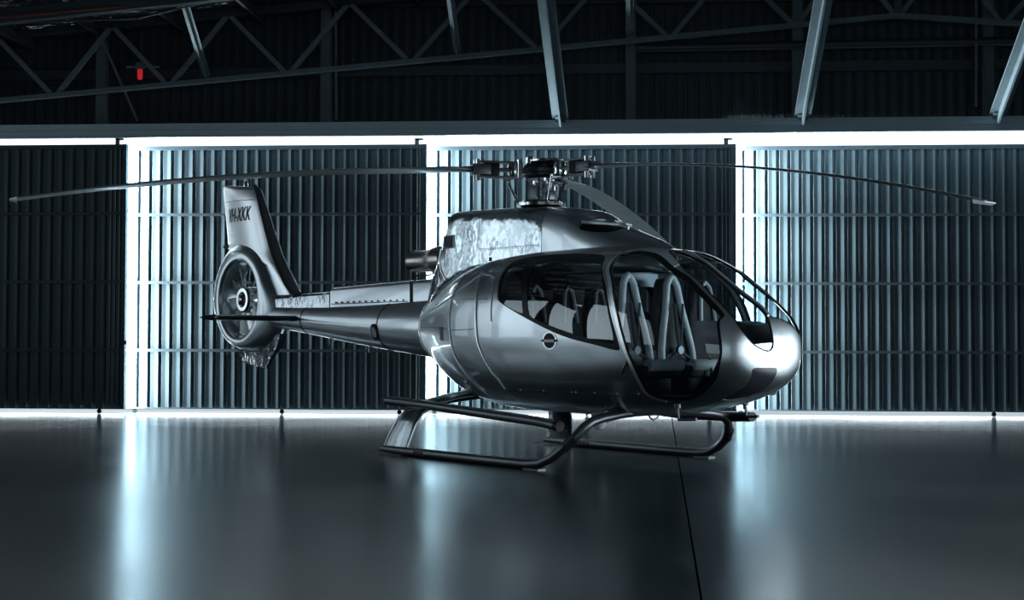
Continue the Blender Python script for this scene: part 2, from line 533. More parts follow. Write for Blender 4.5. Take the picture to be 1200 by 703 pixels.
# truss standing before the upper wall
TY = 23.9
tr = empty('roof_truss', (-4, TY, 5.9), 'dark steel roof truss with zigzag webs spanning above the doors', 'truss')
def tobj(b, n, m=STEELD):
    o = b.build(n, m, None, smooth=0)
    o.parent = tr
    o.matrix_parent_inverse = Matrix.Translation((4, -TY, -5.9))
    return o
def bot(x):
    return 6.69 - 0.0826 * abs(x - 4.68)
def top(x):
    return bot(x) + 1.14
def beam(p, q, w, h, up=(0, 0, 1)):
    P, Q = Vector(p), Vector(q)
    t = (Q - P).normalized()
    a = t.cross(Vector(up)).normalized()
    b = a.cross(t)
    vs = [c + a * i * w / 2 + b * j * h / 2 for c in (P, Q) for i, j in ((-1, -1), (1, -1), (1, 1), (-1, 1))]
    return MB().add(vs, [(0, 3, 2, 1), (4, 5, 6, 7), (0, 1, 5, 4), (1, 2, 6, 5), (2, 3, 7, 6), (3, 0, 4, 7)])
for xa, xb in ((ROOM[0], 4.68), (4.68, ROOM[1])):
    tobj(beam((xa, TY, bot(xa)), (xb, TY, bot(xb)), 0.14, 0.07), 'bottom_chord', STEEL)
    tobj(beam((xa, TY, top(xa)), (xb, TY, top(xb)), 0.16, 0.12), 'top_chord')
nb = [-13.9, -11.85, -9.75, -7.72, -5.63, -3.5, -1.3, 0.9, 3.0, 4.68, 6.4, 8.4, 10.3]
for i in range(len(nb) - 1):
    xm = (nb[i] + nb[i + 1]) / 2
    tobj(beam((nb[i] + .06, TY, bot(nb[i]) + .03), (xm - .03, TY, top(xm) - .05), 0.08, 0.06, (0, 1, 0)), 'web_bar', STEEL)
    tobj(beam((xm + .03, TY, top(xm) - .05), (nb[i + 1] - .06, TY, bot(nb[i + 1]) + .03), 0.08, 0.06, (0, 1, 0)), 'web_bar', STEEL)
tobj(beam((4.68, TY, 6.66), (4.68, TY, 7.8), 0.12, 0.12, (0, 1, 0)), 'post')

# raking braces from the header and the truss up to the roof
def brace(p, q, w, label, grp=None):
    P, Q = Vector(p), Vector(q)
    o = empty('steel_brace', P, label, 'brace', grp)
    t = (Q - P).normalized()
    a = t.cross(Vector((0, 0, 1))).normalized()
    b = a.cross(t)
    def bar(i0, i1, j0, j1, nm, l0=0.0, l1=None):
        L = (Q - P).length if l1 is None else l1
        vs = [t * s_ + a * i * w + b * j * w for s_ in (l0, L) for i, j in ((i0, j0), (i1, j0), (i1, j1), (i0, j1))]
        MB().add(vs, [(0, 3, 2, 1), (4, 5, 6, 7), (0, 1, 5, 4), (1, 2, 6, 5), (2, 3, 7, 6), (3, 0, 4, 7)]).build(nm, STEEL, o, smooth=0)
    bar(-.5, -.04, -.06, .06, 'channel_flange')
    bar(.04, .5, -.06, .06, 'channel_flange')
    bar(-.06, .06, -.55, .04, 'channel_web')
    bar(-.3, .3, -.16, .10, 'end_plate', -0.03, 0.14)
    return o
def ext(p, q, k=1.35):
    return tuple(a + (b - a) * k for a, b in zip(p, q))
brace((-0.92, 23.47, 4.92), ext((-0.92, 23.47, 4.92), (-1.04, 21.0, 6.34)), 0.27, 'broad steel brace rising from the header just above the rotor hub')
brace((3.05, 23.47, 4.92), ext((3.05, 23.47, 4.92), (3.04, 21.0, 6.27)), 0.27, 'broad steel brace over the nose, leaning right as it rises')
brace((6.18, 23.47, 4.92), ext((6.18, 23.47, 4.92), (6.18, 21.9, 5.79), 1.5), 0.27, 'broad steel brace cut by the right edge of the photo')
brace((-7.04, 23.84, 5.81), ext((-7.04, 23.84, 5.81), (-6.97, 22.3, 6.74), 1.0), 0.14, 'thin steel brace nearest the red warning lamp')
brace((-2.69, 23.84, 6.15), ext((-2.69, 23.84, 6.15), (-2.69, 22.8, 6.8)), 0.13, 'short thin steel brace left of the broad brace above the rotor')
brace((0.23, 23.84, 6.42), ext((0.23, 23.84, 6.42), (0.22, 23.0, 6.8)), 0.13, 'short thin steel brace between the two broad middle braces')

# red lamp on its bracket, hung before the upper wall
rl = empty('warning_lamp', (-8.30, 24.1, 5.80), 'small red lamp hung on a crossbar at the upper left wall', 'lamp')
MB().lathe([(0, 0), (0.035, 0.0), (0.045, 0.04), (0.045, 0.16), (0.03, 0.18), (0, 0.18)], (0, 0, 0), 'z', 16).build('lens', RED, rl)
MB().box((-0.25, -0.02, 0.20), (0.35, 0.02, 0.235)).build('crossbar', STEEL, rl, smooth=0)
MB().box((-0.07, -0.05, 0.18), (0.07, 0.05, 0.30)).build('housing', STEEL, rl, smooth=0, bevel=0.01)
MB().tube([(0.02, 0.0, 0.3), (0.02, 0.0, 0.85)], 0.012, 8).build('drop_rod', STEELD, rl)

# ================================================================== HELICOPTER (x forward, y left, z up)
heli = empty('helicopter', (-0.8246, 15.530, 0.0), 'silver single-engine helicopter with enclosed tail fan parked on the dark hangar floor', 'helicopter', rz=R_(-46.347))
H = heli


def pchip(xs, ys):
    xs, ys = np.array(xs, float), np.array(ys, float)
    n = len(xs)
    h = np.diff(xs)
    d = np.diff(ys) / h
    m = np.zeros(n)
    m[0], m[-1] = d[0], d[-1]
    for i in range(1, n - 1):
        if d[i - 1] * d[i] > 0:
            w1, w2 = 2 * h[i] + h[i - 1], h[i] + 2 * h[i - 1]
            m[i] = (w1 + w2) / (w1 / d[i - 1] + w2 / d[i])

    def f(x):
        x = np.clip(np.asarray(x, float), xs[0], xs[-1])
        i = np.clip(np.searchsorted(xs, x, side='right') - 1, 0, n - 2)
        t = (x - xs[i]) / h[i]
        return ((2 * t**3 - 3 * t * t + 1) * ys[i] + (t**3 - 2 * t * t + t) * h[i] * m[i] + (-2 * t**3 + 3 * t * t) * ys[i + 1] + (t**3 - t * t) * h[i] * m[i + 1])
    return f


class Loft:
    """body of super-elliptic sections: x, half width, top, bottom, height of greatest width, exponents"""
    def __init__(s, tab, xn):
        s.xn = xn
        qs = [math.sqrt(max(xn - r[0], 0)) for r in tab]
        s.f = [pchip(qs, [r[k] for r in tab]) for k in range(1, 7)]
        s.qmax = qs[-1]

    def pos(s, q, v, side):
        q = np.asarray(q, float)
        v = np.asarray(v, float)
        w, zt, zb, zw, nu, nl = [f(q) for f in s.f]
        a = v * PI / 2
        c = np.maximum(np.cos(a), 1e-9)
        n = np.sin(a)
        e = np.where(n >= 0, nu, nl)
        r = (c**e + np.abs(n)**e)**(-1 / e)
        h = np.where(n >= 0, zt - zw, zw - zb)
        return np.stack([s.xn - q * q + 0 * r, side * w * c * r, zw + h * n * r], -1)

    def normal(s, q, v, side):
        q = np.clip(np.asarray(q, float), 0.004, s.qmax - 0.002)
        v = np.clip(np.asarray(v, float), -0.9985, 0.9985)
        e = 0.0015
        a = s.pos(q + e, v, side) - s.pos(q - e, v, side)
        b = s.pos(q, v + e, side) - s.pos(q, v - e, side)
        n = np.cross(a, b)
        n /= np.maximum(np.linalg.norm(n, axis=-1, keepdims=True), 1e-12)
        n *= side * -1.0
        # outward test against the section centre
        q2 = s.pos(q, v, side)
        zc = s.f[3](q)
        out = np.stack([0 * zc, q2[..., 1], q2[..., 2] - zc], -1)
        sg = np.sign((n * out).sum(-1, keepdims=True))
        sg[sg == 0] = 1
        return n * sg


class Piece:
    def __init__(s, loft, side, V, T):
        s.loft, s.side, s.V, s.T = loft, side, V, T

    @staticmethod
    def grid(loft, side, nu, nv, v0=-1.0, v1=1.0, q0=0.0, q1=None):
        q1 = loft.qmax if q1 is None else q1
        q = np.linspace(q0, q1, nu + 1)
        v = np.linspace(v0, v1, nv + 1)
        V = np.stack(np.meshgrid(q, v, indexing='ij'), -1).reshape(-1, 2)
        i, j = np.meshgrid(np.arange(nu), np.arange(nv), indexing='ij')
        a = (i * (nv + 1) + j).ravel()
        b, c, d = a + nv + 1, a + nv + 2, a + 1
        T = np.concatenate([np.stack([a, b, c], -1), np.stack([a, c, d], -1)])
        return Piece(loft, side, V, T)

    def P(s):
        return s.loft.pos(s.V[:, 0], s.V[:, 1], s.side)

    def cut(s, fn):
        """split along fn(P) = 0; returns the parts with fn < 0 and fn >= 0"""
        d = fn(s.P())
        d = np.where(np.abs(d) < 1e-7, 1e-7, d)
        neg = d < 0
        t = neg[s.T]
        k = t.sum(1)
        Tin, Tout = [s.T[k == 3]], [s.T[k == 0]]
        V = list(map(tuple, s.V))
        cache = {}

        def mid(a, b):
            key = (a, b) if a < b else (b, a)
            if key not in cache:
                u = d[a] / (d[a] - d[b])
                V.append((s.V[a, 0] + (s.V[b, 0] - s.V[a, 0]) * u, s.V[a, 1] + (s.V[b, 1] - s.V[a, 1]) * u))
                cache[key] = len(V) - 1
            return cache[key]
        ni, no = [], []
        for tri in s.T[(k == 1) | (k == 2)]:
            f = [bool(neg[i]) for i in tri]
            lone = f.index(True) if sum(f) == 1 else f.index(False)
            a, b, c = tri[lone], tri[(lone + 1) % 3], tri[(lone + 2) % 3]
            m, n = mid(a, b), mid(a, c)
            A, B = [(a, m, n)], [(m, b, c), (m, c, n)]
            if sum(f) == 1:
                ni += A
                no += B
            else:
                no += A
                ni += B
        V = np.array(V)
        mk = lambda base, ex: np.concatenate(base + ([np.array(ex)] if ex else [])).astype(int)
        return Piece(s.loft, s.side, V, mk(Tin, ni)).compact(), Piece(s.loft, s.side, V, mk(Tout, no)).compact()

    def compact(s):
        if len(s.T) == 0:
            s.V = np.zeros((0, 2))
            return s
        u, inv = np.unique(s.T, return_inverse=True)
        s.V = s.V[u]
        s.T = inv.reshape(-1, 3)
        return s


def emit(pieces, name, m, parent, off=0.0, thick=0.0, **kw):
    vs, fs, ns = [], [], []
    for p in pieces:
        if len(p.T) == 0:
            continue
        P, N = p.P(), p.loft.normal(p.V[:, 0], p.V[:, 1], p.side)
        O = P + N * off
        T = p.T.copy()
        g = np.cross(O[T[:, 1]] - O[T[:, 0]], O[T[:, 2]] - O[T[:, 0]])
        ar = np.linalg.norm(g, axis=1)
        T = T[ar > 1e-10]
        g = g[ar > 1e-10]
        fl = (g * N[T].mean(1)).sum(1) < 0
        T[fl] = T[fl][:, ::-1]
        base = len(vs)
        vs += [tuple(x) for x in O]
        ns += [tuple(x) for x in N]
        fs += [tuple(int(i) + base for i in t) for t in T]
        if thick:
            b2 = len(vs)
            vs += [tuple(x) for x in (O - N * thick)]
            ns += [tuple(-x) for x in N]
            fs += [tuple(int(i) + b2 for i in t[::-1]) for t in T]
            ed = {}
            for t in T:
                for a, b in ((t[0], t[1]), (t[1], t[2]), (t[2], t[0])):
                    k = (int(a), int(b))
                    if (k[1], k[0]) in ed:
                        del ed[(k[1], k[0])]
                    else:
                        ed[k] = 1
            for a, b in ed:
                w = len(vs)
                q = [vs[base + b], vs[base + a], vs[b2 + a], vs[b2 + b]]
                n = np.cross(np.subtract(q[1], q[0]), np.subtract(q[2], q[0]))
                n = n / max(np.linalg.norm(n), 1e-9)
                vs += q
                ns += [tuple(n)] * 4
                fs.append((w, w + 1, w + 2, w + 3))
    me = bpy.data.meshes.new(name)
    me.from_pydata(vs, [], fs)
    me.materials.append(m)
    me.polygons.foreach_set('use_smooth', [True] * len(me.polygons))
    me.update()
    ln = np.zeros(len(me.loops), dtype=np.int32)
    me.loops.foreach_get('vertex_index', ln)
    me.normals_split_custom_set(np.array(ns)[ln].tolist())
    return link(name, me, parent, **kw)


def smooth_poly(pts, k=5, t=0.5):
    P = np.array(pts, float)
    n = len(P)
    out = []
    for i in range(n):
        p0, p1, p2, p3 = P[i - 1], P[i], P[(i + 1) % n], P[(i + 2) % n]
        for j in range(k):
            u = j / k
            out.append(0.5 * ((2 * p1) + (-p0 + p2) * u + (2 * p0 - 5 * p1 + 4 * p2 - p3) * u * u + (-p0 + 3 * p1 - 3 * p2 + p3) * u**3))
    return np.array(out)


def sdf(poly):
    A = np.array(poly, float)
    B = np.roll(A, -1, 0)

    def f(X):
        d2 = np.full(len(X), 1e9)
        ins = np.zeros(len(X), bool)
        for a, b in zip(A, B):
            e = b - a
            w = X - a
            u = np.clip((w @ e) / max(e @ e, 1e-12), 0, 1)
            r = w - u[:, None] * e
            d2 = np.minimum(d2, (r * r).sum(1))
            c = ((a[1] <= X[:, 1]) & (b[1] > X[:, 1])) | ((b[1] <= X[:, 1]) & (a[1] > X[:, 1]))
            with np.errstate(divide='ignore', invalid='ignore'):
                xx = a[0] + (X[:, 1] - a[1]) * (e[0] / e[1] if e[1] else 0)
            ins ^= c & (X[:, 0] < xx)
        d = np.sqrt(d2)
        return np.where(ins, -d, d)
    return f


def side_field(poly, d=0.0, xmin=-9):
    g = sdf(poly)
    return lambda P: np.where(P[:, 0] > xmin, g(P[:, [0, 2]]) - d, 1.0)


def front_field(poly, d=0.0):
    g = sdf(poly)
    return lambda P: np.where(P[:, 0] > 1.7, g(P[:, [1, 2]]) - d, 1.0)


FUS = [(3.31, 0.00, 1.14, 1.14, 1.14, 2.0, 2.0), (3.29, 0.27, 1.33, 0.96, 1.14, 2.2, 2.1), (3.25, 0.42, 1.45, 0.87, 1.14, 2.4, 2.15),
       (3.17, 0.545, 1.54, 0.795, 1.14, 2.5, 2.15), (3.05, 0.66, 1.62, 0.735, 1.15, 2.6, 2.15), (2.90, 0.75, 1.71, 0.68, 1.17, 2.7, 2.15),
       (2.70, 0.83, 1.84, 0.625, 1.20, 2.75, 2.2), (2.40, 0.90, 2.03, 0.565, 1.24, 2.75, 2.3), (2.10, 0.945, 2.15, 0.53, 1.28, 2.7, 2.4),
       (1.70, 0.975, 2.205, 0.505, 1.31, 2.6, 2.5), (1.20, 0.99, 2.225, 0.49, 1.33, 2.6, 2.6), (0.60, 0.985, 2.225, 0.49, 1.34, 2.6, 2.6),
       (0.10, 0.945, 2.215, 0.50, 1.35, 2.5, 2.5), (-0.40, 0.865, 2.18, 0.53, 1.37, 2.4, 2.4), (-0.80, 0.76, 2.11, 0.60, 1.39, 2.3, 2.3),
       (-1.20, 0.62, 1.99, 0.73, 1.40, 2.15, 2.15), (-1.50, 0.495, 1.87, 0.88, 1.40, 2.05, 2.05), (-1.72, 0.40, 1.79, 1.00, 1.40, 2.0, 2.0)]
fus = Loft(FUS, 3.31)

DOORP = smooth_poly([(1.925, 1.93), (1.885, 2.005), (1.88, 2.075), (1.93, 2.11), (2.03, 2.118), (2.246, 2.066), (2.567, 1.886), (2.706, 1.795), (2.955, 1.613), (3.10, 1.490),
                     (3.105, 1.43), (3.135, 1.33), (3.157, 1.215), (3.151, 1.084), (3.08, 0.921), (2.91, 0.795), (2.71, 0.712), (2.514, 0.700), (2.41, 0.720), (2.362, 0.765),
                     (2.368, 0.863), (2.348, 1.008), (2.291, 1.171), (2.225, 1.361), (2.150, 1.565), (2.036, 1.802)])
REARP = smooth_poly([(0.30, 1.98), (0.31, 2.06), (0.42, 2.105), (0.766, 2.13), (1.342, 2.118), (1.70, 2.075), (1.80, 1.97), (1.90, 1.86), (2.005, 1.729), (2.14, 1.406), (2.215, 1.20), (2.20, 1.162), (2.10, 1.172),
                     (1.938, 1.206), (1.479, 1.295), (0.969, 1.458), (0.50, 1.632), (0.41, 1.69), (0.385, 1.76), (0.33, 1.88)])
SMALLP = smooth_poly([(0.345, 1.96), (0.36, 2.02), (0.42, 2.04), (0.60, 2.045), (0.635, 2.02), (0.70, 1.92), (0.80, 1.72), (0.865, 1.55), (0.85, 1.525), (0.70, 1.565), (0.506, 1.638), (0.445, 1.70), (0.39, 1.83)])
MAINP = smooth_poly([(0.79, 2.01), (0.83, 2.04), (1.0, 2.043), (1.285, 2.035), (1.70, 2.012), (1.775, 1.98), (1.867, 1.88), (2.035, 1.60), (2.150, 1.27), (2.14, 1.225), (2.08, 1.225), (1.714, 1.294), (1.228, 1.414), (1.00, 1.485), (0.955, 1.53), (0.90, 1.70), (0.82, 1.90)])
WR = [(-0.262, 2.111), (-0.39, 1.935), (-0.380, 1.836), (-0.408, 1.655), (-0.418, 1.505), (-0.385, 1.341), (-0.285, 1.220), (-0.175, 1.165), (-0.10, 1.153), (-0.045, 1.175), (-0.022, 1.229),
      (-0.022, 1.343), (-0.022, 1.454), (-0.022, 1.653), (-0.022, 1.829), (-0.022, 1.942), (-0.046, 2.047), (-0.10, 2.118)]
WL = [(0.262, 2.111), (0.10, 2.118), (0.046, 2.047), (0.022, 1.942), (0.022, 1.829), (0.022, 1.653), (0.022, 1.51), (0.032, 1.468), (0.12, 1.452), (0.23, 1.425), (0.34, 1.375), (0.42, 1.32), (0.47, 1.32), (0.49, 1.42),
      (0.47, 1.52), (0.42, 1.655), (0.385, 1.836), (0.395, 1.935)]
WRP, WLP = smooth_poly(WR, 4), smooth_poly(WL, 4)


def seamx(z, pts):
    zs = [a[1] for a in pts][::-1]
    xs = [a[0] for a in pts][::-1]
    return np.interp(z, zs, xs)


S1 = [(-0.60, 2.20), (-0.58, 1.90), (-0.60, 1.70), (-0.57, 1.38), (-0.50, 1.10), (-0.28, 0.83), (-0.10, 0.60), (0.0, 0.45)]
S2 = [(-0.20, 2.20), (-0.15, 1.95), (-0.02, 1.74), (0.02, 1.55), (0.06, 1.24), (0.22, 0.97), (0.33, 0.84), (0.40, 0.45)]
BELLYP = [(0.40, 0.2), (0.40, 0.722), (1.0, 0.722), (1.72, 0.722), (2.36, 0.732), (2.40, 0.70), (2.40, 0.2)]
LIGHTP = smooth_poly([(-0.275, 1.000), (-0.15, 1.008), (0.0, 1.006), (0.035, 0.985), (0.03, 0.93), (0.0, 0.84), (-0.06, 0.76), (-0.11, 0.72), (-0.20, 0.705), (-0.285, 0.715), (-0.285, 0.78), (-0.275, 0.84), (-0.272, 0.92)])

body, door_l, door_r = [], [], []
belly, bag, rearf = [], [], []
for side in (-1, 1):
    g = Piece.grid(fus, side, 190, 96)
    nm = 'right' if side < 0 else 'left'
    wpoly = WRP if side < 0 else WLP
    # windshield with its rubber seal
    w, g = g.cut(front_field(wpoly))
    gl, seal = w.cut(front_field(wpoly, -0.011))
    pane = emit([gl], 'windshield_pane', GLASS, H, off=-0.004)
    emit([seal], 'seal', BLACK, pane, off=0.003, thick=0.02)
    # front door: large pane, black seal, slim painted frame
    w, g = g.cut(side_field(DOORP))
    gl, seal = w.cut(side_field(DOORP, -0.016))
    fr, g = g.cut(lambda P: np.maximum(np.maximum(side_field(DOORP, 0.036)(P), 0.006 - side_field(REARP)(P)), P[:, 0] - 2.46))
    dr = emit([fr], 'front_door', BEAD, H, off=0.003, thick=0.03, label='front door, mostly glass, with a slim bright frame')
    emit([gl], 'door_window', GLASS, dr, off=-0.004)
    emit([seal], 'seal', BLACK, dr, off=0.004, thick=0.025)
    # black rear window surround with two panes
    w, g = g.cut(side_field(REARP))
    p1, w = w.cut(side_field(SMALLP))
    p2, w = w.cut(side_field(MAINP))
    sr = emit([w], 'rear_window_frame', BLACK, H, off=0.002, thick=0.02)
    emit([p1], 'window_pane', TINT, sr, off=-0.003)
    emit([p2], 'window_pane', TINT, sr, off=-0.003)
    # lamp window under the nose
    if side < 0:
        lp, g = g.cut(front_field(LIGHTP))
    else:
        lp, g = g.cut(front_field(LIGHTP))
    lampw = lp if side < 0 else None
    if side < 0:
        LP0 = lp
    else:
        LP1 = lp
    # panels divided by narrow joints
    a, g = g.cut(lambda P: np.maximum(P[:, 0] - seamx(P[:, 2], S1), P[:, 2] - 2.6))
    rearf.append(a)
    _, g = g.cut(lambda P: P[:, 0] - seamx(P[:, 2], S1) - 0.007)
    a, g = g.cut(lambda P: P[:, 0] - seamx(P[:, 2], S2))
    bag.append(a)
    _, g = g.cut(lambda P: P[:, 0] - seamx(P[:, 2], S2) - 0.007)
    a, g = g.cut(side_field(BELLYP))
    belly.append(a)
    _, g = g.cut(side_field(BELLYP, 0.006))
    body.append(g)
fusl = emit(body, 'fuselage', PAINT, H, thick=0.018)
emit(belly, 'belly_panel', PAINT, H, thick=0.018)
lower, upper = [], []
for a in bag:
    m_, lo = a.cut(lambda P: np.abs(P[:, 2] - 1.36) - 99)
    hi, lo = m_.cut(lambda P: 1.08 - P[:, 2])
    upper.append(hi)
    lower.append(lo)
emit(upper, 'baggage_door', PAINT, H, thick=0.018)
emit(lower, 'lower_side_panel', PAINT, H, off=-0.003, thick=0.018)
emit(rearf, 'rear_fairing', PAINT, H, thick=0.018)
lw = emit([LP0, LP1], 'landing_light_window', LENS, H, off=-0.002, thick=0.01, label='dark glossy lamp window under the nose')


def on_body(x, z, side=-1, off=0.0, loft=None):
    """point and normal of the body at station x, height z"""
    L = loft or fus
    q = math.sqrt(max(L.xn - x, 0))
    v = np.linspace(-0.999, 0.999, 800)
    P = L.pos(np.full(800, q), v, side)
    i = int(np.argmin(np.abs(P[:, 2] - z)))
    N = L.normal(np.array([q]), np.array([v[i]]), side)[0]
    return Vector(P[i] + N * off), Vector(N)


def body_line(pts, side=-1, off=0.004, n=6):
    out = []
    for a, b in zip(pts[:-1], pts[1:]):
        for i in range(n):
            t = i / n
            out.append(on_body(a[0] + (b[0] - a[0]) * t, a[1] + (b[1] - a[1]) * t, side, off)[0])
    out.append(on_body(pts[-1][0], pts[-1][1], side, off)[0])
    return out


def flat_z(pts, zmin, zmax, n=14):
    zs = np.linspace(zmax, zmin, n)
    return [(float(seamx(z, pts)), float(z)) for z in zs]


for side in (-1, 1):
    MB().tube(body_line([(x + 0.02, z) for x, z in flat_z(S2, 0.75, 1.98)], side, 0.005, 3), 0.012, 8).build('seam_and_highlight_line', BEAD, fusl)  # pale beads added to stand in for highlights along the panel edges
    MB().tube(body_line([(x + 0.02, z) for x, z in flat_z(S1, 0.70, 1.97)], side, 0.005, 3), 0.012, 8).build('seam_and_highlight_line', BEAD, fusl)
    MB().tube(body_line([(-0.57, 1.36), (-0.25, 1.365), (-0.0, 1.37)], side, 0.001), 0.004, 6).build('seam_and_highlight_line', DARKM, fusl)
    MB().tube(body_line([(-1.66, 1.40), (-1.2, 1.40), (-0.64, 1.38)], side, 0.001), 0.004, 6).build('seam_and_highlight_line', DARKM, fusl)
    MB().tube(body_line([(-0.60, 1.70), (-0.25, 1.695), (0.22, 1.685)], side, 0.001), 0.006, 6).build('seam_and_highlight_line', BEAD, fusl)
    MB().tube(body_line([(0.22, 1.90), (0.31, 1.70), (0.35, 1.45)], side, 0.002), 0.007, 6).build('seam_and_highlight_line', BEAD, fusl)
    MB().tube(body_line([(0.22, 1.90), (0.10, 1.94), (-0.13, 1.965)], side, 0.002), 0.008, 6).build('seam_and_highlight_line', BEAD, fusl)
    MB().tube(body_line([(-0.13, 1.965), (-0.36, 1.85), (-0.58, 1.74), (-0.95, 1.64), (-1.5, 1.56)], side, 0.002), 0.008, 6).build('seam_and_highlight_line', BEAD, fusl)
    MB().tube(body_line([(-1.0, 1.67), (-1.3, 1.62), (-1.68, 1.55)], side, 0.002), 0.007, 6).build('seam_and_highlight_line', BEAD, fusl)
    # rim where the tail boom is bolted on
    # rivets along the sill
    for xr in (0.63, 1.0, 1.42, 1.47, 1.72, 2.0, 2.25):
        p, n = on_body(xr, 0.745, side, 0.0)
        MB().tube([p, p + n * 0.006], 0.010, 8, up=(1, 0, 0)).build('rivet', BEAD, fusl)
    # badge: black disc with a pale bar and small wings
    p, n = on_body(1.288, 1.249, side)
    rot = n.to_track_quat('Z', 'Y').to_matrix()
    def disc(rx, ry, h0, h1, z0=0.0):
        b = MB()
        vs = [p + rot @ Vector((rx * math.cos(2 * PI * i / 32), ry * math.sin(2 * PI * i / 32) + z0, h)) for h in (h0, h1) for i in range(32)]
        return b.add(vs, [tuple(range(31, -1, -1)), tuple(range(32, 64))] + [(i, (i + 1) % 32, 32 + (i + 1) % 32, 32 + i) for i in range(32)])
    bd = disc(0.105, 0.088, -0.004, 0.004).build('fuel_cap', BEAD, H)
    disc(0.080, 0.075, 0.0, 0.008).build('badge_disc', BLACK, bd)
    vs = [p + rot @ Vector(q) for q in ((-.072, -.016, .0095), (.072, -.016, .0095), (.072, .012, .0095), (-.072, .012, .0095), (-.072, -.016, .004), (.072, -.016, .004), (.072, .012, .004), (-.072, .012, .004))]
    MB().add(vs, [(0, 1, 2, 3), (7, 6, 5, 4), (0, 4, 5, 1), (1, 5, 6, 2), (2, 6, 7, 3), (3, 7, 4, 0)]).build('badge_bar', LEATHER, bd, smooth=0)
    for sgn in (-1, 1):
        vs = [p + rot @ Vector((sgn * a, b, h)) for h in (0.004, 0.009) for a, b in ((.075, -.014), (.118, -.004), (.112, .010), (.075, .012))]
        MB().add(vs, [(0, 1, 2, 3), (7, 6, 5, 4), (0, 4, 5, 1), (1, 5, 6, 2), (2, 6, 7, 3), (3, 7, 4, 0)]).build('badge_wing', BLACK, bd, smooth=0)
    # vent opening in the rear fairing, small step hole
    p, n = on_body(-0.80, 1.326, side)
    t = Vector((1, 0, 0)) - n * n.x
    t.normalize()
    u = n.cross(t)
    vs = [p + t * a * 0.05 + u * b * 0.075 + n * c for c in (-0.02, 0.004) for a, b in ((-1, -1), (1, -1), (1, 1), (-1, 1))]
    MB().add(vs, [(0, 3, 2, 1), (4, 5, 6, 7), (0, 1, 5, 4), (1, 2, 6, 5), (2, 3, 7, 6), (3, 0, 4, 7)]).build('vent', BLACK, fusl, smooth=0)
    # door handle
    p, n = on_body(2.25, 1.0, side, 0.012)
    MB().tube([p + Vector((-.03, 0, -.05)), p + n * .02, p + Vector((.03, 0, .06))], 0.014, 8).build('door_handle', DARKM, fusl)
    # hinge bracket under the door
    p, n = on_body(2.52, 0.66, side, 0.0)
    MB().tube([p, p + n * 0.03 + Vector((0, 0, -0.03)), p + n * .03 + Vector((.02, 0, -.12)), p + n * .05 + Vector((.20, -side * .05, -.09))], 0.016, 8).lathe([(0, -.02), (.035, -.02), (.035, .02), (0, .02)], p + n * .02, 'z', 12).build('hinge_bracket', DARKM, fusl)

# lamp lens inside the lamp window
for yy in (-0.06, -0.20):
    q = Vector((3.24 if yy > -.1 else 3.19, yy, 0.945))
    MB().lathe([(0, -0.03), (0.022, -0.03), (0.026, 0.0), (0.02, 0.015), (0, 0.02)], q, 'x', 20).build('landing_lamp', CHROME, lw)

# wiper posts / windshield centre post and pillars
cp = [on_body(x, 3.0, -1, 0.008)[0] for x in np.linspace(2.16, 3.225, 26)]
MB().tube([(p.x, 0.0, p.z) for p in cp], 0.022, 8, rz=0.010).build('windshield_post', BEAD, H)

# ------------------------------------------------------------------ cowling, intake, exhaust
COW = [(2.02, 0.05, 2.16, 1.9, 2.0, 2.0, 2), (1.93, 0.16, 2.215, 1.9, 2.0, 2.2, 2), (1.70, 0.27, 2.30, 1.9, 2.0, 2.6, 2), (1.35, 0.36, 2.415, 1.9, 2.02, 3.0, 2), (1.05, 0.40, 2.53, 1.9, 2.05, 3.5, 2),
       (0.80, 0.425, 2.63, 1.9, 2.08, 4.2, 2), (0.50, 0.44, 2.675, 1.9, 2.1, 5.0, 2), (0.0, 0.46, 2.695, 1.9, 2.1, 8.0, 2), (-0.50, 0.47, 2.71, 1.85, 2.1, 9.5, 2),
       (-0.90, 0.465, 2.72, 1.7, 2.05, 9.5, 2), (-1.09, 0.455, 2.72, 1.6, 2.0, 8.0, 2), (-1.14, 0.45, 2.69, 1.58, 2.0, 5.0, 2), (-1.22, 0.44, 2.60, 1.55, 1.97, 4.0, 2), (-1.38, 0.41, 2.36, 1.5, 1.9, 3.4, 2), (-1.53, 0.37, 2.12, 1.5, 1.85, 2.8, 2), (-1.68, 0.30, 1.94, 1.45, 1.75, 2.2, 2), (-1.82, 0.22, 1.83, 1.4, 1.6, 2.0, 2)]
cow = Loft(COW, 2.02)
INTP = smooth_poly([(-0.03, 2.50), (-0.20, 2.50), (-0.33, 2.455), (-0.36, 2.38), (-0.27, 2.35), (-0.10, 2.395), (-0.03, 2.40)])
fr, mid_, aft, intk = [], [], [], []
for side in (-1, 1):
    g = Piece.grid(cow, side, 120, 60, v0=-0.5)
    ip = INTP * np.array([-side, 1.0])
    gi = sdf(ip)
    a, g = g.cut(lambda P: np.where(P[:, 0] > 0.7, gi(P[:, [1, 2]]), 1.0))
    intk.append(a)
    a, g = g.cut(lambda P: 0.525 - P[:, 0])
    fr.append(a)
    _, g = g.cut(lambda P: 0.518 - P[:, 0])
    a, g = g.cut(lambda P: -0.50 - P[:, 0])
    mid_.append(a)
    _, g = g.cut(lambda P: -0.507 - P[:, 0])
    aft.append(g)
cw = emit(mid_, 'engine_cowling', WAVY, H, thick=0.012)
cf = emit(fr, 'mast_fairing', PAINT, H, thick=0.012)
ca = emit(aft, 'rear_cowling', WAVY, H, thick=0.012)
iv = emit(intk, 'air_intake', BLACK, H, off=-0.012, thick=0.01)
MB().box((-1.7, -0.2, 1.8), (1.6, 0.2, 2.15)).build('engine_deck', DARKM, H)
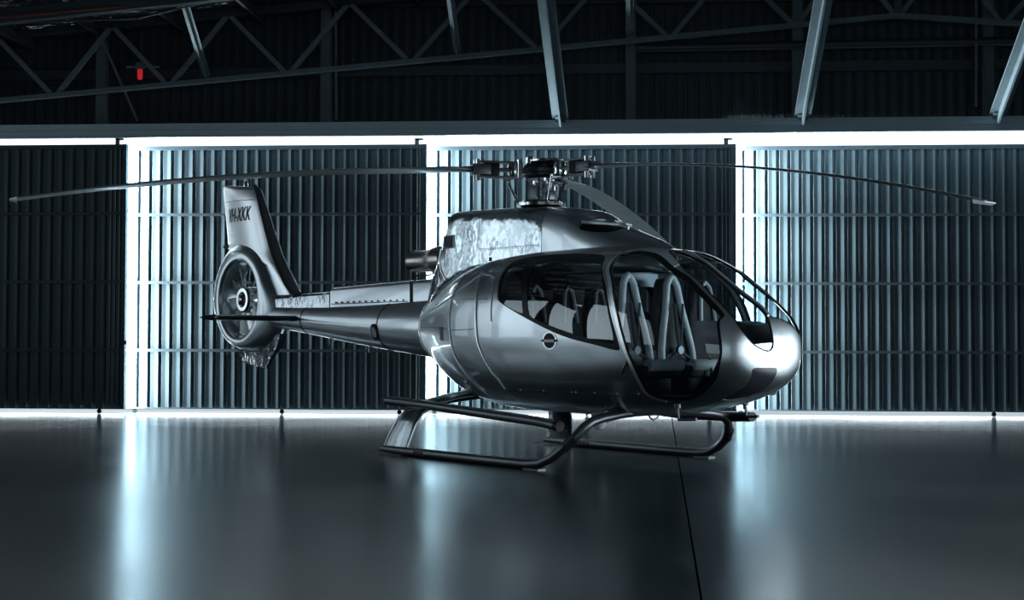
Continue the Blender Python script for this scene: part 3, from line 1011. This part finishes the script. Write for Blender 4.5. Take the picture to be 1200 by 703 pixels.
for side in (-1, 1):
    # bright lip of the intake
    lip = [on_body(x, z, side, 0.006, cow)[0] for x, z in ((1.02, 2.470), (1.15, 2.452), (1.28, 2.440), (1.38, 2.425))]
    MB().tube(lip, 0.010, 8, rz=0.018).build('intake_lip', BEAD, cf)
    # riveted seam along the cowling side
    pts = [on_body(x, 2.26 + 0.0 * x, side, 0.001, cow)[0] for x in np.linspace(-0.49, 0.50, 40)]
    MB().tube(pts, 0.003, 6).build('rivet_seam', DARKM, cw)
    for x in np.linspace(-0.46, 0.48, 24):
        p, n = on_body(float(x), 2.245, side, 0.0, cow)
        MB().tube([p, p + n * 0.004], 0.006, 6, up=(1, 0, 0)).build('rivet', DARKM, cw)
    # openings
    for x, z, hx_, hz_ in ((-1.06, 2.37, 0.085, 0.055), (-0.56, 2.03, 0.045, 0.04), (-0.30, 2.14, 0.022, 0.022)):
        p, n = on_body(x, z, side, 0.0, cow)
        t = (Vector((1, 0, 0)) - n * n.x).normalized()
        u = n.cross(t)
        vs = [p + t * a * hx_ + u * b * hz_ + n * c for c in (-0.02, 0.004) for a, b in ((-1, -1), (1, -1), (1, 1), (-1, 1))]
        vn = MB().add(vs, [(0, 3, 2, 1), (4, 5, 6, 7), (0, 1, 5, 4), (1, 2, 6, 5), (2, 3, 7, 6), (3, 0, 4, 7)]).build('vent', BLACK, ca, smooth=0)
        if hx_ > 0.08:
            loop = [p + t * a * (hx_ + .01) + u * b * (hz_ + .01) + n * .006 for a, b in ((-1, -1), (1, -1), (1, 1), (-1, 1), (-1, -1))]
            MB().tube(loop, 0.012, 6, caps=False).build('vent_rim', BEAD, vn)
    # slanting highlight edge of the rear cowling
    pts = [on_body(x, z, side, 0.003, cow)[0] for x, z in ((-1.28, 2.30), (-1.30, 2.18), (-1.24, 2.05), (-1.18, 1.98), (-1.14, 1.94))]
    MB().tube(pts, 0.009, 6).build('seam_and_highlight_line', BEAD, ca)
# exhaust
MB().lathe([(0.10, 0.0), (0.155, -0.02), (0.165, -0.16), (0.15, -0.26), (0.132, -0.30), (0.13, -0.66), (0.138, -0.68), (0.122, -0.68), (0.118, -0.30), (0.0, -0.28)], (-1.48, -0.16, 2.20), 'x', 32).build('exhaust_pipe', PIPE, H)
MB().tube([(-1.45, -0.22, 2.10), (-1.75, -0.25, 2.02), (-2.0, -0.24, 2.02)], 0.010, 8).build('drain_pipe', DARKM, H)

# ------------------------------------------------------------------ tail boom and drive-shaft cover
def ring(x, zc, ry, rz, n=48):
    return [(x, ry * math.cos(2 * PI * j / n), zc + rz * math.sin(2 * PI * j / n)) for j in range(n)]
st = [(-1.60, 1.395, .365), (-1.80, 1.395, .362), (-2.6, 1.415, .315), (-3.4, 1.445, .268), (-4.2, 1.487, .222), (-5.0, 1.535, .185), (-5.7, 1.58, .160), (-6.05, 1.60, .150)]
boom = MB().rings([ring(x, z, r, r) for x, z, r in st]).build('tail_boom', PAINT, H, smooth=60)
for x, z, r in ((-2.75, 1.42, .308), (-4.75, 1.519, .198)):
    MB().rings([ring(x + dx, z, r + dr, r + dr) for dx, dr in ((-.012, -.004), (-.008, .004), (.008, .004), (.012, -.004))], caps=False).build('boom_joint', DARKM, boom)
MB().rings([ring(-1.72 + dx, 1.395, r, r) for dx, r in ((-.03, .36), (-.02, .402), (.01, .41), (.03, .40))], caps=False).build('boom_flange', BEAD, boom)
def cover(name, x0, x1, zt0, zt1, w0, w1, b0, b1, m):
    rr = []
    for x, zt, w, zb in ((x0, zt0, w0, b0), (x1, zt1, w1, b1)):
        rr.append([(x, -w, zb), (x, -w, zt - .05), (x, -w + .02, zt - .015), (x, -w + .05, zt), (x, w - .05, zt), (x, w - .02, zt - .015), (x, w, zt - .05), (x, w, zb)])
    return MB().rings(rr).build(name, m, H, smooth=50)
cv = cover('shaft_cover', -2.32, -4.15, 1.985, 1.945, .115, .10, 1.70, 1.68, PAINT)
cover('shaft_cover', -4.17, -5.62, 1.90, 1.865, .105, .09, 1.66, 1.66, WAVY)
cover('shaft_cover', -1.55, -2.24, 1.99, 1.985, .14, .12, 1.70, 1.70, PAINT)
MB().box((-2.33, -.10, 1.72), (-2.23, .10, 1.97)).build('cover_gap', BLACK, H)
for i in range(12):
    x = -2.45 - i * 0.14
    MB().tube([(x, -.10, 1.745), (x, -.125, 1.745)], 0.010, 8, up=(1, 0, 0)).build('fastener', DARKM, cv)
MB().box((-4.10, -.116, 1.722), (-2.36, -.104, 1.732)).build('cover_seam', BLACK, cv, smooth=0)
# hand hole and antennas under the boom
MB().tube([(-2.80, -.262, 1.36), (-2.80, -.305, 1.35)], 0.085, 20, rz=0.105, up=(0, 0, 1)).build('access_ring', BLACK, boom)
MB().tube([(-2.80, -.28, 1.36), (-2.80, -.315, 1.35)], 0.052, 20, rz=0.068, up=(0, 0, 1)).build('access_cover', CHROME, boom)
for x in (-4.3, -3.35):
    zb = 1.495 - .224 if x < -4 else 1.445 - .27
    MB().tube([(x, 0, zb + .03), (x - .01, 0, zb - .09)], [.03, .008], 8).tube([(x, 0, zb + .03), (x + .12, 0, zb - .03)], [.012, .006], 8).build('antenna', CHROME, boom)

# ------------------------------------------------------------------ enclosed tail fan
CX, CZ, RIN = -6.50, 1.835, 0.555
OUT = [(-7.45, 1.81), (-7.40, 2.12), (-7.22, 2.40), (-6.98, 2.62), (-6.5, 2.66), (-6.05, 2.50), (-5.76, 2.15), (-5.56, 1.86), (-5.50, 1.55), (-5.58, 1.34), (-5.85, 1.17), (-6.25, 1.07), (-6.62, 1.09), (-6.98, 1.25), (-7.28, 1.50)]
pol = sorted((math.atan2(z - CZ, x - CX), math.hypot(x - CX, z - CZ)) for x, z in OUT)
pa = [p[0] - 2 * PI for p in pol] + [p[0] for p in pol] + [p[0] + 2 * PI for p in pol]
pr = [p[1] for p in pol] * 3
Rf = pchip(pa, pr)
NPH = 96
secs = []
for i in range(NPH):
    a = -PI + 2 * PI * i / NPH
    R = float(np.mean([Rf(a + d) for d in np.linspace(-.12, .12, 7)]))
    d = R - RIN
    prof = [(RIN, 0.0), (RIN, .13), (RIN + .004, .168), (RIN + .018, .192), (RIN + .042, .200), (RIN + .09, .197), (RIN + .35 * d + .05, .185), (RIN + .60 * d + .02, .150), (RIN + .80 * d, .105), (RIN + .93 * d, .055), (RIN + d, 0.0)]
    full = [(r, -y) for r, y in prof] + [(r, y) for r, y in prof[-2:0:-1]]
    secs.append([(CX + r * math.cos(a), y, CZ + r * math.sin(a)) for r, y in full])
shroud = MB().rings(secs, caps=False, closed=True).build('tail_fan_shroud', PAINT, H, smooth=60)
# hub and ten blades
MB().lathe([(0, -.10), (.10, -.10), (.115, -.15), (.165, -.15), (.19, -.12), (.195, .10), (.15, .16), (0, .18)], (CX, .03, CZ), 'y', 40).build('fan_hub', CHROME, H)
MB().lathe([(0, -.105), (.105, -.105), (.105, -.10), (0, -.10)], (CX, .03, CZ), 'y', 32).build('fan_hub_cap', BLACK, H)
angs = [12, 50, 80, 118, 150, 186, 226, 260, 296, 330]
for a_ in angs:
    a = R_(a_)
    m = Matrix.Translation((CX, -.01, CZ)) @ Matrix.Rotation(-a, 4, 'Y')
    sec = []
    for r, c, tw in ((.17, .05, 30), (.24, .075, 34), (.36, .085, 30), (.50, .085, 24)):
        t = R_(tw)
        loop = []
        for u, w_ in ((-1, 0), (-.5, .5), (.2, .7), (1, .1), (1, -.1), (.2, -.5), (-.5, -.3)):
            pu, pw = u * c, w_ * .016
            loop.append(m @ Vector((r, pu * math.sin(t) + pw * math.cos(t) - .02, pu * math.cos(t) - pw * math.sin(t))))
        sec.append(loop)
    MB().rings(sec).build('fan_blade', FANB, H, smooth=50)
for a_ in range(18, 378, 36):
    a = R_(a_)
    m = Matrix.Translation((CX, .20, CZ)) @ Matrix.Rotation(-a, 4, 'Y')
    MB().box((.15, -.05, -.012), (RIN + .01, .05, .012), m).build('stator_vane', DARKM, H, smooth=0)

# fin
def foil(x0, x1, z0, z1, t, n=20):
    """section of a fin: leading edge x0 (front), trailing edge x1"""
    out = []
    c = x0 - x1
    for j in range(2 * n):
        u = j / n if j <= n else (2 * n - j) / n
        s_ = -1 if j <= n else 1
        u2 = 0.5 - 0.5 * math.cos(PI * u)
        y = t * (2.6 * math.sqrt(max(u2, 0)) * (1 - u2)**0.9) * 0.62
        if u2 > 0.25:
            y = max(y, t * 0.62 * (1 - u2) ** 0.55)
        out.append((x0 - c * u2, s_ * y, z0 + (z1 - z0) * u2))
    return out
fin = MB().rings([foil(-5.22, -5.90, 1.88, 1.88, .10), foil(-5.40, -5.98, 2.08, 2.08, .13), foil(-5.60, -6.12, 2.28, 2.36, .15), foil(-5.72, -6.85, 2.44, 2.46, .155), foil(-5.80, -7.13, 2.58, 2.60, .15), foil(-5.93, -7.18, 2.80, 2.84, .135),
                  foil(-6.15, -7.27, 3.22, 3.28, .115), foil(-6.26, -7.31, 3.40, 3.50, .105), foil(-6.34, -7.30, 3.46, 3.55, .07), foil(-6.45, -7.25, 3.475, 3.56, .02)]).build('fin', FINP, H, smooth=60)
MB().tube([(-5.20, 0, 1.90), (-5.36, 0, 2.05), (-5.70, 0, 2.44), (-5.92, 0, 2.80), (-6.255, 0, 3.40), (-6.36, 0, 3.475)], [.10, .115, .10, .09, .06, .03], 14, rz=[.03] * 6, up=(1, 0, 0)).build('fin_leading_edge', GEAR, fin, label='leading edge with a dark reflection put into its paint')  # dark paint stands in for the reflection along the fin's front
MB().box((-7.285, -.012, 2.62), (-7.16, .012, 2.66)).build('trailing_strip', BLACK, fin, smooth=0)
MB().lathe([(0, 0), (.035, 0), (.035, .05), (.024, .10), (0, .115)], (-6.62, 0, 3.47), 'z', 16).build('beacon', CHROME, fin)
MB().tube([(-7.24, 0, 3.55), (-7.36, 0, 3.565)], .008, 6).build('static_wick', DARKM, fin)
# panel line and registration
MB().tube([(-7.26, -.036, 3.30), (-6.75, -.078, 3.29), (-6.28, -.075, 3.275)], .004, 6).build('panel_line', DARKM, fin)
fc = bpy.data.curves.new('registration', 'FONT')
fc.body = 'VH-XKK'
fc.size = 0.30
fc.shear = 0.25
fc.extrude = 0.002
tmp = bpy.data.objects.new('registration_tmp', fc)
C.objects.link(tmp)
me = bpy.data.meshes.new_from_object(tmp.evaluated_get(bpy.context.evaluated_depsgraph_get()))
bpy.data.objects.remove(tmp)
xs = [v.co.x for v in me.vertices]
from mathutils.bvhtree import BVHTree
fin_tree = BVHTree.FromPolygons([v.co.copy() for v in fin.data.vertices], [tuple(q.vertices) for q in fin.data.polygons])
wd = max(xs) - min(xs)
TX0, TX1 = -7.06, -6.34
for side in (-1, 1):
    mm = me.copy()
    for v in mm.vertices:
        u = (v.co.x - min(xs)) / wd
        if side > 0:
            X = TX1 - u * (TX1 - TX0)
        else:
            X = TX0 + u * (TX1 - TX0)
        Z = 2.985 + v.co.y * 0.99
        hit = fin_tree.ray_cast(Vector((X, side * 1.0, Z)), Vector((0, -side, 0)))[0]
        yy = abs(hit.y) if hit else 0.05
        v.co = (X, side * (yy + .005 + v.co.z), Z)
    mm.materials.clear()
    mm.materials.append(BLACK)
    link('registration', mm, fin)
bpy.data.meshes.remove(me)
# skid bumper under the fan
MB().rings([[(x, y, z) for x, y, z in sec] for sec in (
    [(-6.75, -.05, 1.13), (-6.75, .05, 1.13), (-5.52, .06, 1.34), (-5.52, -.06, 1.34)], [(-6.72, -.035, 1.02), (-6.72, .035, 1.02), (-5.62, .04, 1.16), (-5.62, -.04, 1.16)],
    [(-6.64, -.025, .93), (-6.64, .025, .93), (-5.82, .03, 1.0), (-5.82, -.03, 1.0)], [(-6.2, -.015, .87), (-6.2, .015, .87), (-5.97, .02, .85), (-5.97, -.02, .85)])]).build('tail_bumper', WAVY, H, smooth=40)
# stabiliser
def stabsec(y, c0, c1, t):
    return [(p[0], y, 1.545 + p[1]) for p in [(c0 - (c0 - c1) * (0.5 - 0.5 * math.cos(PI * (j / 12 if j <= 12 else (24 - j) / 12))), (1 if j <= 12 else -1) * t * 1.6 * math.sqrt(max(0.5 - 0.5 * math.cos(PI * (j / 12 if j <= 12 else (24 - j) / 12)), 0)) * (1 - (0.5 - 0.5 * math.cos(PI * (j / 12 if j <= 12 else (24 - j) / 12)))) + (0)) for j in range(24)]]
MB().rings([stabsec(-1.365, -4.86, -5.20, .02), stabsec(-1.33, -4.83, -5.24, .055), stabsec(0, -4.80, -5.28, .065), stabsec(1.33, -4.83, -5.24, .055), stabsec(1.365, -4.86, -5.20, .02)]).build('stabiliser', GEAR, H, smooth=60)
for side in (-1, 1):
    MB().tube([(-4.98, side * 1.34, 1.545), (-5.06, side * 1.42, 1.545), (-5.10, side * 1.50, 1.545)], [.045, .03, .006], 10).build('position_light', DARKM, H)

# ------------------------------------------------------------------ rotor
HZ = 3.11
mast = MB().lathe([(0, 2.66), (.12, 2.66), (.12, 2.76), (.085, 2.80), (.085, 2.90), (.07, 2.93), (.07, 3.03), (.11, 3.07), (.11, 3.11), (0, 3.11)], (0, 0, 0), 'z', 32).build('rotor_mast', CHROME, H)
MB().lathe([(0, 2.70), (.20, 2.70), (.27, 2.725), (.27, 2.755), (.20, 2.785), (.10, 2.80), (0, 2.80)], (0, 0, 0), 'z', 40).build('swashplate', CHROME, H)
MB().box((-.10, -.10, 2.80), (.02, -.02, 2.95)).box((.03, .02, 2.80), (.11, .12, 2.90)).build('scissor_link', DARKM, H, bevel=.01)
hub = MB().lathe([(0, -.085), (.16, -.085), (.20, -.05), (.20, -.03), (.24, -.02), (.24, .02), (.20, .03), (.18, .07), (.12, .09), (0, .09)], (0, 0, HZ), 'z', 36).build('rotor_hub', DARKM, H, label='dark metal rotor hub with bright plates')
MB().lathe([(0, .085), (.16, .085), (.185, .095), (.185, .115), (.16, .125), (0, .13)], (.10, 0, HZ), 'z', 32).build('hub_cap', CHROME, hub)
MB().lathe([(0, .06), (.045, .06), (.045, .15), (.03, .16), (0, .16)], (-.05, -.12, HZ), 'z', 16).build('hub_bolt', CHROME, hub)
AZ = [(3.6, 0.71, 5.30), (122.0, 0.42, 5.345), (249.5, 0.49, 5.46)]
for az, D, RB in AZ:
    a = R_(az)
    m = Matrix.Translation((0, 0, HZ)) @ Matrix.Rotation(a, 4, 'Z')
    # star arm of the hub and elastomer stack
    MB().box((.15, -.06, -.016), (.66, .06, .016), m).build('star_arm', DARKM, hub, bevel=.006)
    MB().lathe([(0, -.075), (.075, -.075), (.085, -.04), (.085, .04), (.075, .075), (0, .075)], m @ Vector((.30, 0, 0)), 'z', 20).build('elastomer_bearing', CHROME, hub)
    MB().box((.22, -.05, .070), (.74, .05, .092), m).build('sleeve_plate', GEAR, hub, bevel=.006)
    MB().box((.22, -.05, -.092), (.74, .05, -.070), m).build('sleeve_plate', GEAR, hub, bevel=.006)
    MB().box((.50, -.07, -.07), (.66, .07, .07), m).build('frequency_adapter', BLACK, hub, bevel=.012)
    MB().lathe([(0, -.10), (.03, -.10), (.03, .10), (0, .10)], m @ Vector((.30, .16, 0)), 'z', 12).build('hub_bolt', CHROME, hub)
    # pitch horn and link
    h0 = m @ Vector((.34, -.17, -.09))
    MB().tube([m @ Vector((.34, -.03, -.08)), h0], .022, 8).build('pitch_horn', CHROME, hub)
    a2 = math.atan2(h0.y, h0.x)
    MB().tube([h0, (.25 * math.cos(a2), .25 * math.sin(a2), 2.76)], .014, 8).build('pitch_link', CHROME, hub)
    # the blade
    secs = []
    rs = [.66, .80, .95, 1.15] + list(np.linspace(1.5, RB - .12, 18)) + [RB - .05, RB]
    for r in rs:
        z = -D * (r / RB)**2
        c = .10 if r < .7 else .12 if r < .85 else .20 if r < 1.0 else .30 if r < 1.2 else .35
        th = .055 if r < .85 else .040 if r < 1.2 else .022
        if r > RB - .02:
            c, th = .22, .006
        pt = R_(6 - 5 * r / RB)
        sec = []
        for j in range(20):
            u = j / 10 if j <= 10 else (20 - j) / 10
            u2 = 0.5 - 0.5 * math.cos(PI * u)
            y = (1 if j <= 10 else -0.7) * th * 1.9 * math.sqrt(u2) * (1 - u2)
            pu = (0.28 - u2) * c
            sec.append(m @ Vector((r, pu * math.cos(pt) - y * math.sin(pt), z + pu * math.sin(pt) + y * math.cos(pt))))
        secs.append(sec)
    bl = MB().rings(secs).build('rotor_blade', BLADE_LIT if az == 122.0 else BLADE, H, smooth=60)
    MB().box((.60, -.075, -.065), (.80, .075, .05), m).build('blade_cuff', DARKM, bl, bevel=.012)
    for yy in (-.045, .045):
        MB().lathe([(0, -.12), (.026, -.12), (.026, .11), (0, .11)], m @ Vector((.74, yy, -.01)), 'z', 12).build('blade_bolt', CHROME, bl)
    zt = -D
    tipm = [m @ Vector(q) for q in ((RB - .02, .09, zt + .012), (RB - .02, -.22, zt + .012), (RB + .05, -.15, zt - .004), (RB + .05, .03, zt - .004), (RB - .02, .09, zt - .02), (RB - .02, -.22, zt - .02), (RB + .05, -.15, zt - .012), (RB + .05, .03, zt - .012))]
    MB().add(tipm, [(0, 1, 2, 3), (7, 6, 5, 4), (0, 4, 5, 1), (1, 5, 6, 2), (2, 6, 7, 3), (3, 7, 4, 0)]).build('blade_tip', WHITE, bl, smooth=0, label='bright blade tip')

# ------------------------------------------------------------------ landing gear
for side in (-1, 1):
    T = 1.2
    path = [(-1.30, T, .05), (-0.9, T, .046), (0.0, T, .046), (0.9, T, .046), (1.20, T, .048), (1.38, T - .01, .065), (1.54, T - .03, .13), (1.68, T - .06, .23), (1.77, T - .12, .33), (1.815, T - .19, .425), (1.82, T - .28, .475), (1.81, T - .42, .505), (1.78, .50, .535), (1.74, .25, .545), (1.72, 0.0, .545)]
    path = [(x, y * side, z) for x, y, z in path]
    sk = MB().tube(path, [.040, .046] + [.047] * 13, 16).build('skid', GEAR, H)
    for xx in (-.62, -.56, -.50):
        MB().lathe([(0, -.052), (.016, -.052), (.016, .052), (0, .052)], (xx, T * side, .05), 'y', 10).build('skid_bolt', BLACK, sk)
    MB().box((-1.50, T * side - .03, .008), (-1.26, T * side + .03, .020)).build('skid_heel', DARKM, sk)
    MB().box((1.20, T * side - .05, .000), (1.42, T * side + .05, .012)).build('wear_plate', DARKM, sk)
    MB().tube([path[7], path[8]], .054, 16).build('skid_clamp', DARKM, sk)
    # faired rear leg: from the belly out and down to the skid
    lp = [(-.62, .10, .66), (-.68, .35, .655), (-.76, .65, .615), (-.84, .92, .55), (-.90, 1.06, .46), (-.95, 1.13, .34), (-1.00, 1.17, .20), (-1.04, 1.195, .085)]
    ch = [.12, .12, .13, .15, .18, .20, .215, .22]
    tk = [.06, .06, .055, .05, .045, .04, .035, .03]
    secs = []
    for i, (x, y, z) in enumerate(lp):
        y0 = lp[max(i - 1, 0)]
        y1 = lp[min(i + 1, len(lp) - 1)]
        t = Vector((0, (y1[1] - y0[1]) * side, y1[2] - y0[2])).normalized()
        nrm = Vector((0, -t.z, t.y))
        secs.append([Vector((x, y * side, z)) + Vector((1, 0, 0)) * ch[i] * math.cos(2 * PI * j / 24) + nrm * tk[i] * math.sin(2 * PI * j / 24) for j in range(24)])
    lg = MB().rings(secs).build('rear_leg', LEGP, H, smooth=60)
    MB().tube([Vector(lp[k]) * 1 + Vector((0.0, 0, 0)) if False else Vector((lp[k][0] - ch[k], lp[k][1] * side, lp[k][2])) for k in range(3, 8)], .012, 8).build('leg_edge', BEAD, lg)
    MB().tube([Vector((lp[k][0] + ch[k], lp[k][1] * side, lp[k][2])) for k in range(3, 8)], .010, 8).build('leg_edge', BEAD, lg)
    MB().box((-.52, side * .12, .60), (-.30, side * .42, .72)).build('gear_attachment', DARKM, lg, bevel=.02)
    # step tube along the side
    xe = 1.50 if side < 0 else 2.08
    ze = .425 if side < 0 else .47
    sp = MB().tube([(-1.42, side * 1.05, .575), (-.6, side * 1.05, .545), (.4, side * 1.05, .495), (1.2, side * 1.05, .455), (xe, side * 1.05, ze)], .055, 14, rz=.05).build('boarding_step', GEAR, H)
    if side < 0:
        MB().tube([(1.46, -1.05, .428), (1.515, -1.05, .424)], .057, 14, rz=.052).build('step_cap', BLACK, sp)  # black cap added to hide the light's reflection on the step end
    if side > 0:
        MB().tube([(1.86, 1.05, .462), (2.12, 1.05, .474)], .068, 14, rz=.05).build('step_pad', BLACK, sp)
    MB().tube([(1.78, side * .55, .535), (1.55, side * .45, .56), (1.50, side * .40, .62)], .05, 12).build('gear_attachment', DARKM, sk)
MB().lathe([(0, -.085), (.05, -.07), (.08, -.03), (.085, .02), (.085, .14), (0, .14)], (.94, 0, .40), 'z', 24).build('belly_antenna', WHITE, H)
MB().tube([(1.74 + .0, -.06, .55), (1.74, -.06, .49), (1.74, 0, .46), (1.74, .06, .49), (1.74, .06, .55)], .012, 8).build('tow_ring', CHROME, H)

# ------------------------------------------------------------------ cabin
MB().prism([(.25, -.70), (2.3, -.66), (2.7, -.50), (2.9, -.30), (2.9, .30), (2.7, .50), (2.3, .66), (.25, .70)], .715, .745, 'z').build('cabin_floor', CARPET, H)
MB().prism([(-.66, .76), (.66, .76), (.84, 1.0), (.88, 1.35), (.80, 1.75), (.60, 2.03), (-.60, 2.03), (-.80, 1.75), (-.88, 1.35), (-.84, 1.0)], .18, .22, 'x').build('rear_bulkhead', TRIMB, H, smooth=0)
MB().prism([(.10, -.60), (1.9, -.60), (2.1, -.35), (2.1, .35), (1.9, .60), (.10, .60)], 2.09, 2.115, 'z').build('headliner', TRIMB, H)
MB().tube([(.2, -.58, 2.075), (1.85, -.58, 2.07)], .018, 8).build('headliner_rail', BEAD, H)
MB().tube([(.2, .58, 2.075), (1.85, .58, 2.07)], .018, 8).build('headliner_rail', BEAD, H)
cons = MB().prism([(2.55, .74), (3.05, .74), (3.10, 1.20), (3.02, 1.40), (2.85, 1.44), (2.72, 1.38), (2.78, 1.15)], -.16, .32).build('instrument_console', CABIN, H, bevel=.02)
for yy in (-.06, .10, .24):
    MB().lathe([(0, -.012), (.05, -.012), (.05, .012), (0, .012)], (2.735, yy, 1.30), 'x', 20).build('dial', LENS, cons)
MB().prism([(1.9, .74), (2.55, .74), (2.55, .92), (1.95, .98)], .26, .42).build('centre_pedestal', CABIN, H, bevel=.02)
for yy in (.62, .1):
    MB().tube([(2.45, yy, .74), (2.42, yy, 1.0), (2.36, yy, 1.20)], [.014, .014, .022], 10).build('control_stick', CABIN, H)


def seat(name, x, y, top, w, label, pale):
    s = bpy.data.objects.new(name, None)
    C.objects.link(s)
    s.parent = H
    lean = -0.10
    h = top - 0.98
    secs = []
    for f, ww, dz in ((0, 1, 0), (.35, 1, 0), (.62, .92, 0), (.80, .72, 0), (.94, .58, 0), (1.0, .40, 0)):
        zc = .95 + h * f
        xc = x + lean * f
        hw = w * ww
        secs.append([(xc + a * .05 - .02, y + b * hw, zc) for a, b in ((-1, -.9), (-1, .9), (-.6, 1), (.6, 1), (1, .85), (1, -.85), (.6, -1), (-.6, -1))])
    MB().rings(secs).build('backrest', SEATD, s, smooth=50)
    MB().box((x - .05, y - w, .90), (x + .46, y + w, 1.02)).build('seat_cushion', SEATD, s, bevel=.04)
    MB().box((x - .02, y - w * .8, .735), (x + .36, y + w * .8, .90)).build('seat_base', CABIN, s, bevel=.02)
    if pale:
        pts = []
        for f, b in ((.10, -.95), (.25, -.90), (.45, -.72), (.65, -.50), (.82, -.38), (.93, -.30), (1.0, -.14), (1.02, 0), (1.0, .14), (.93, .30), (.82, .38), (.65, .50), (.45, .72), (.25, .90), (.10, .95)):
            pts.append((x + lean * f + .055, y + b * w, .95 + h * f))
        MB().tube(pts, .036, 12).build('bolster', LEATHER, s)
        MB().tube([(x + .44, y - w * .9, 1.02), (x + .46, y + w * .9, 1.02)], .058, 14).build('cushion_roll', LEATHER, s)
        MB().lathe([(0, -.02), (.04, -.02), (.04, .02), (0, .02)], (x + .075, y, 1.16), 'x', 16).build('harness_buckle', DARKM, s)
        for sg in (-1, 1):
            MB().tube([(x + .06, y + sg * w * .25, 1.62), (x + .07, y + sg * w * .15, 1.35), (x + .075, y, 1.16), (x + .09, y + sg * w * .8, 1.05)], .010, 8, rz=.02).build('harness_strap', SEATD, s)
    else:
        pts = [(x + lean * f + .05, y + b * w, .95 + h * f) for f, b in ((.55, -.45), (.78, -.36), (.92, -.26), (.98, 0), (.92, .26), (.78, .36), (.55, .45))]
        MB().tube(pts, .020, 10).build('harness_strap', LEATHER, s)
    return s


for y in (-.50, .10, .60):
    seat('front_seat', 1.93, y, 1.90, .235, '', y < .5)
for y in (-.66, -.22, .22, .66):
    seat('rear_seat', .75, y, 1.86, .20, '', False)
MB().box((1.86, -.78, .95), (2.05, -.72, 1.20)).build('map_pocket', BLUE, H, bevel=.02)
# dual steel tube behind the front seats
MB().tube([(.55, -.80, 1.95), (.85, -.80, 1.70), (1.25, -.82, 1.60)], .018, 8).build('seat_belt', BLACK, H)
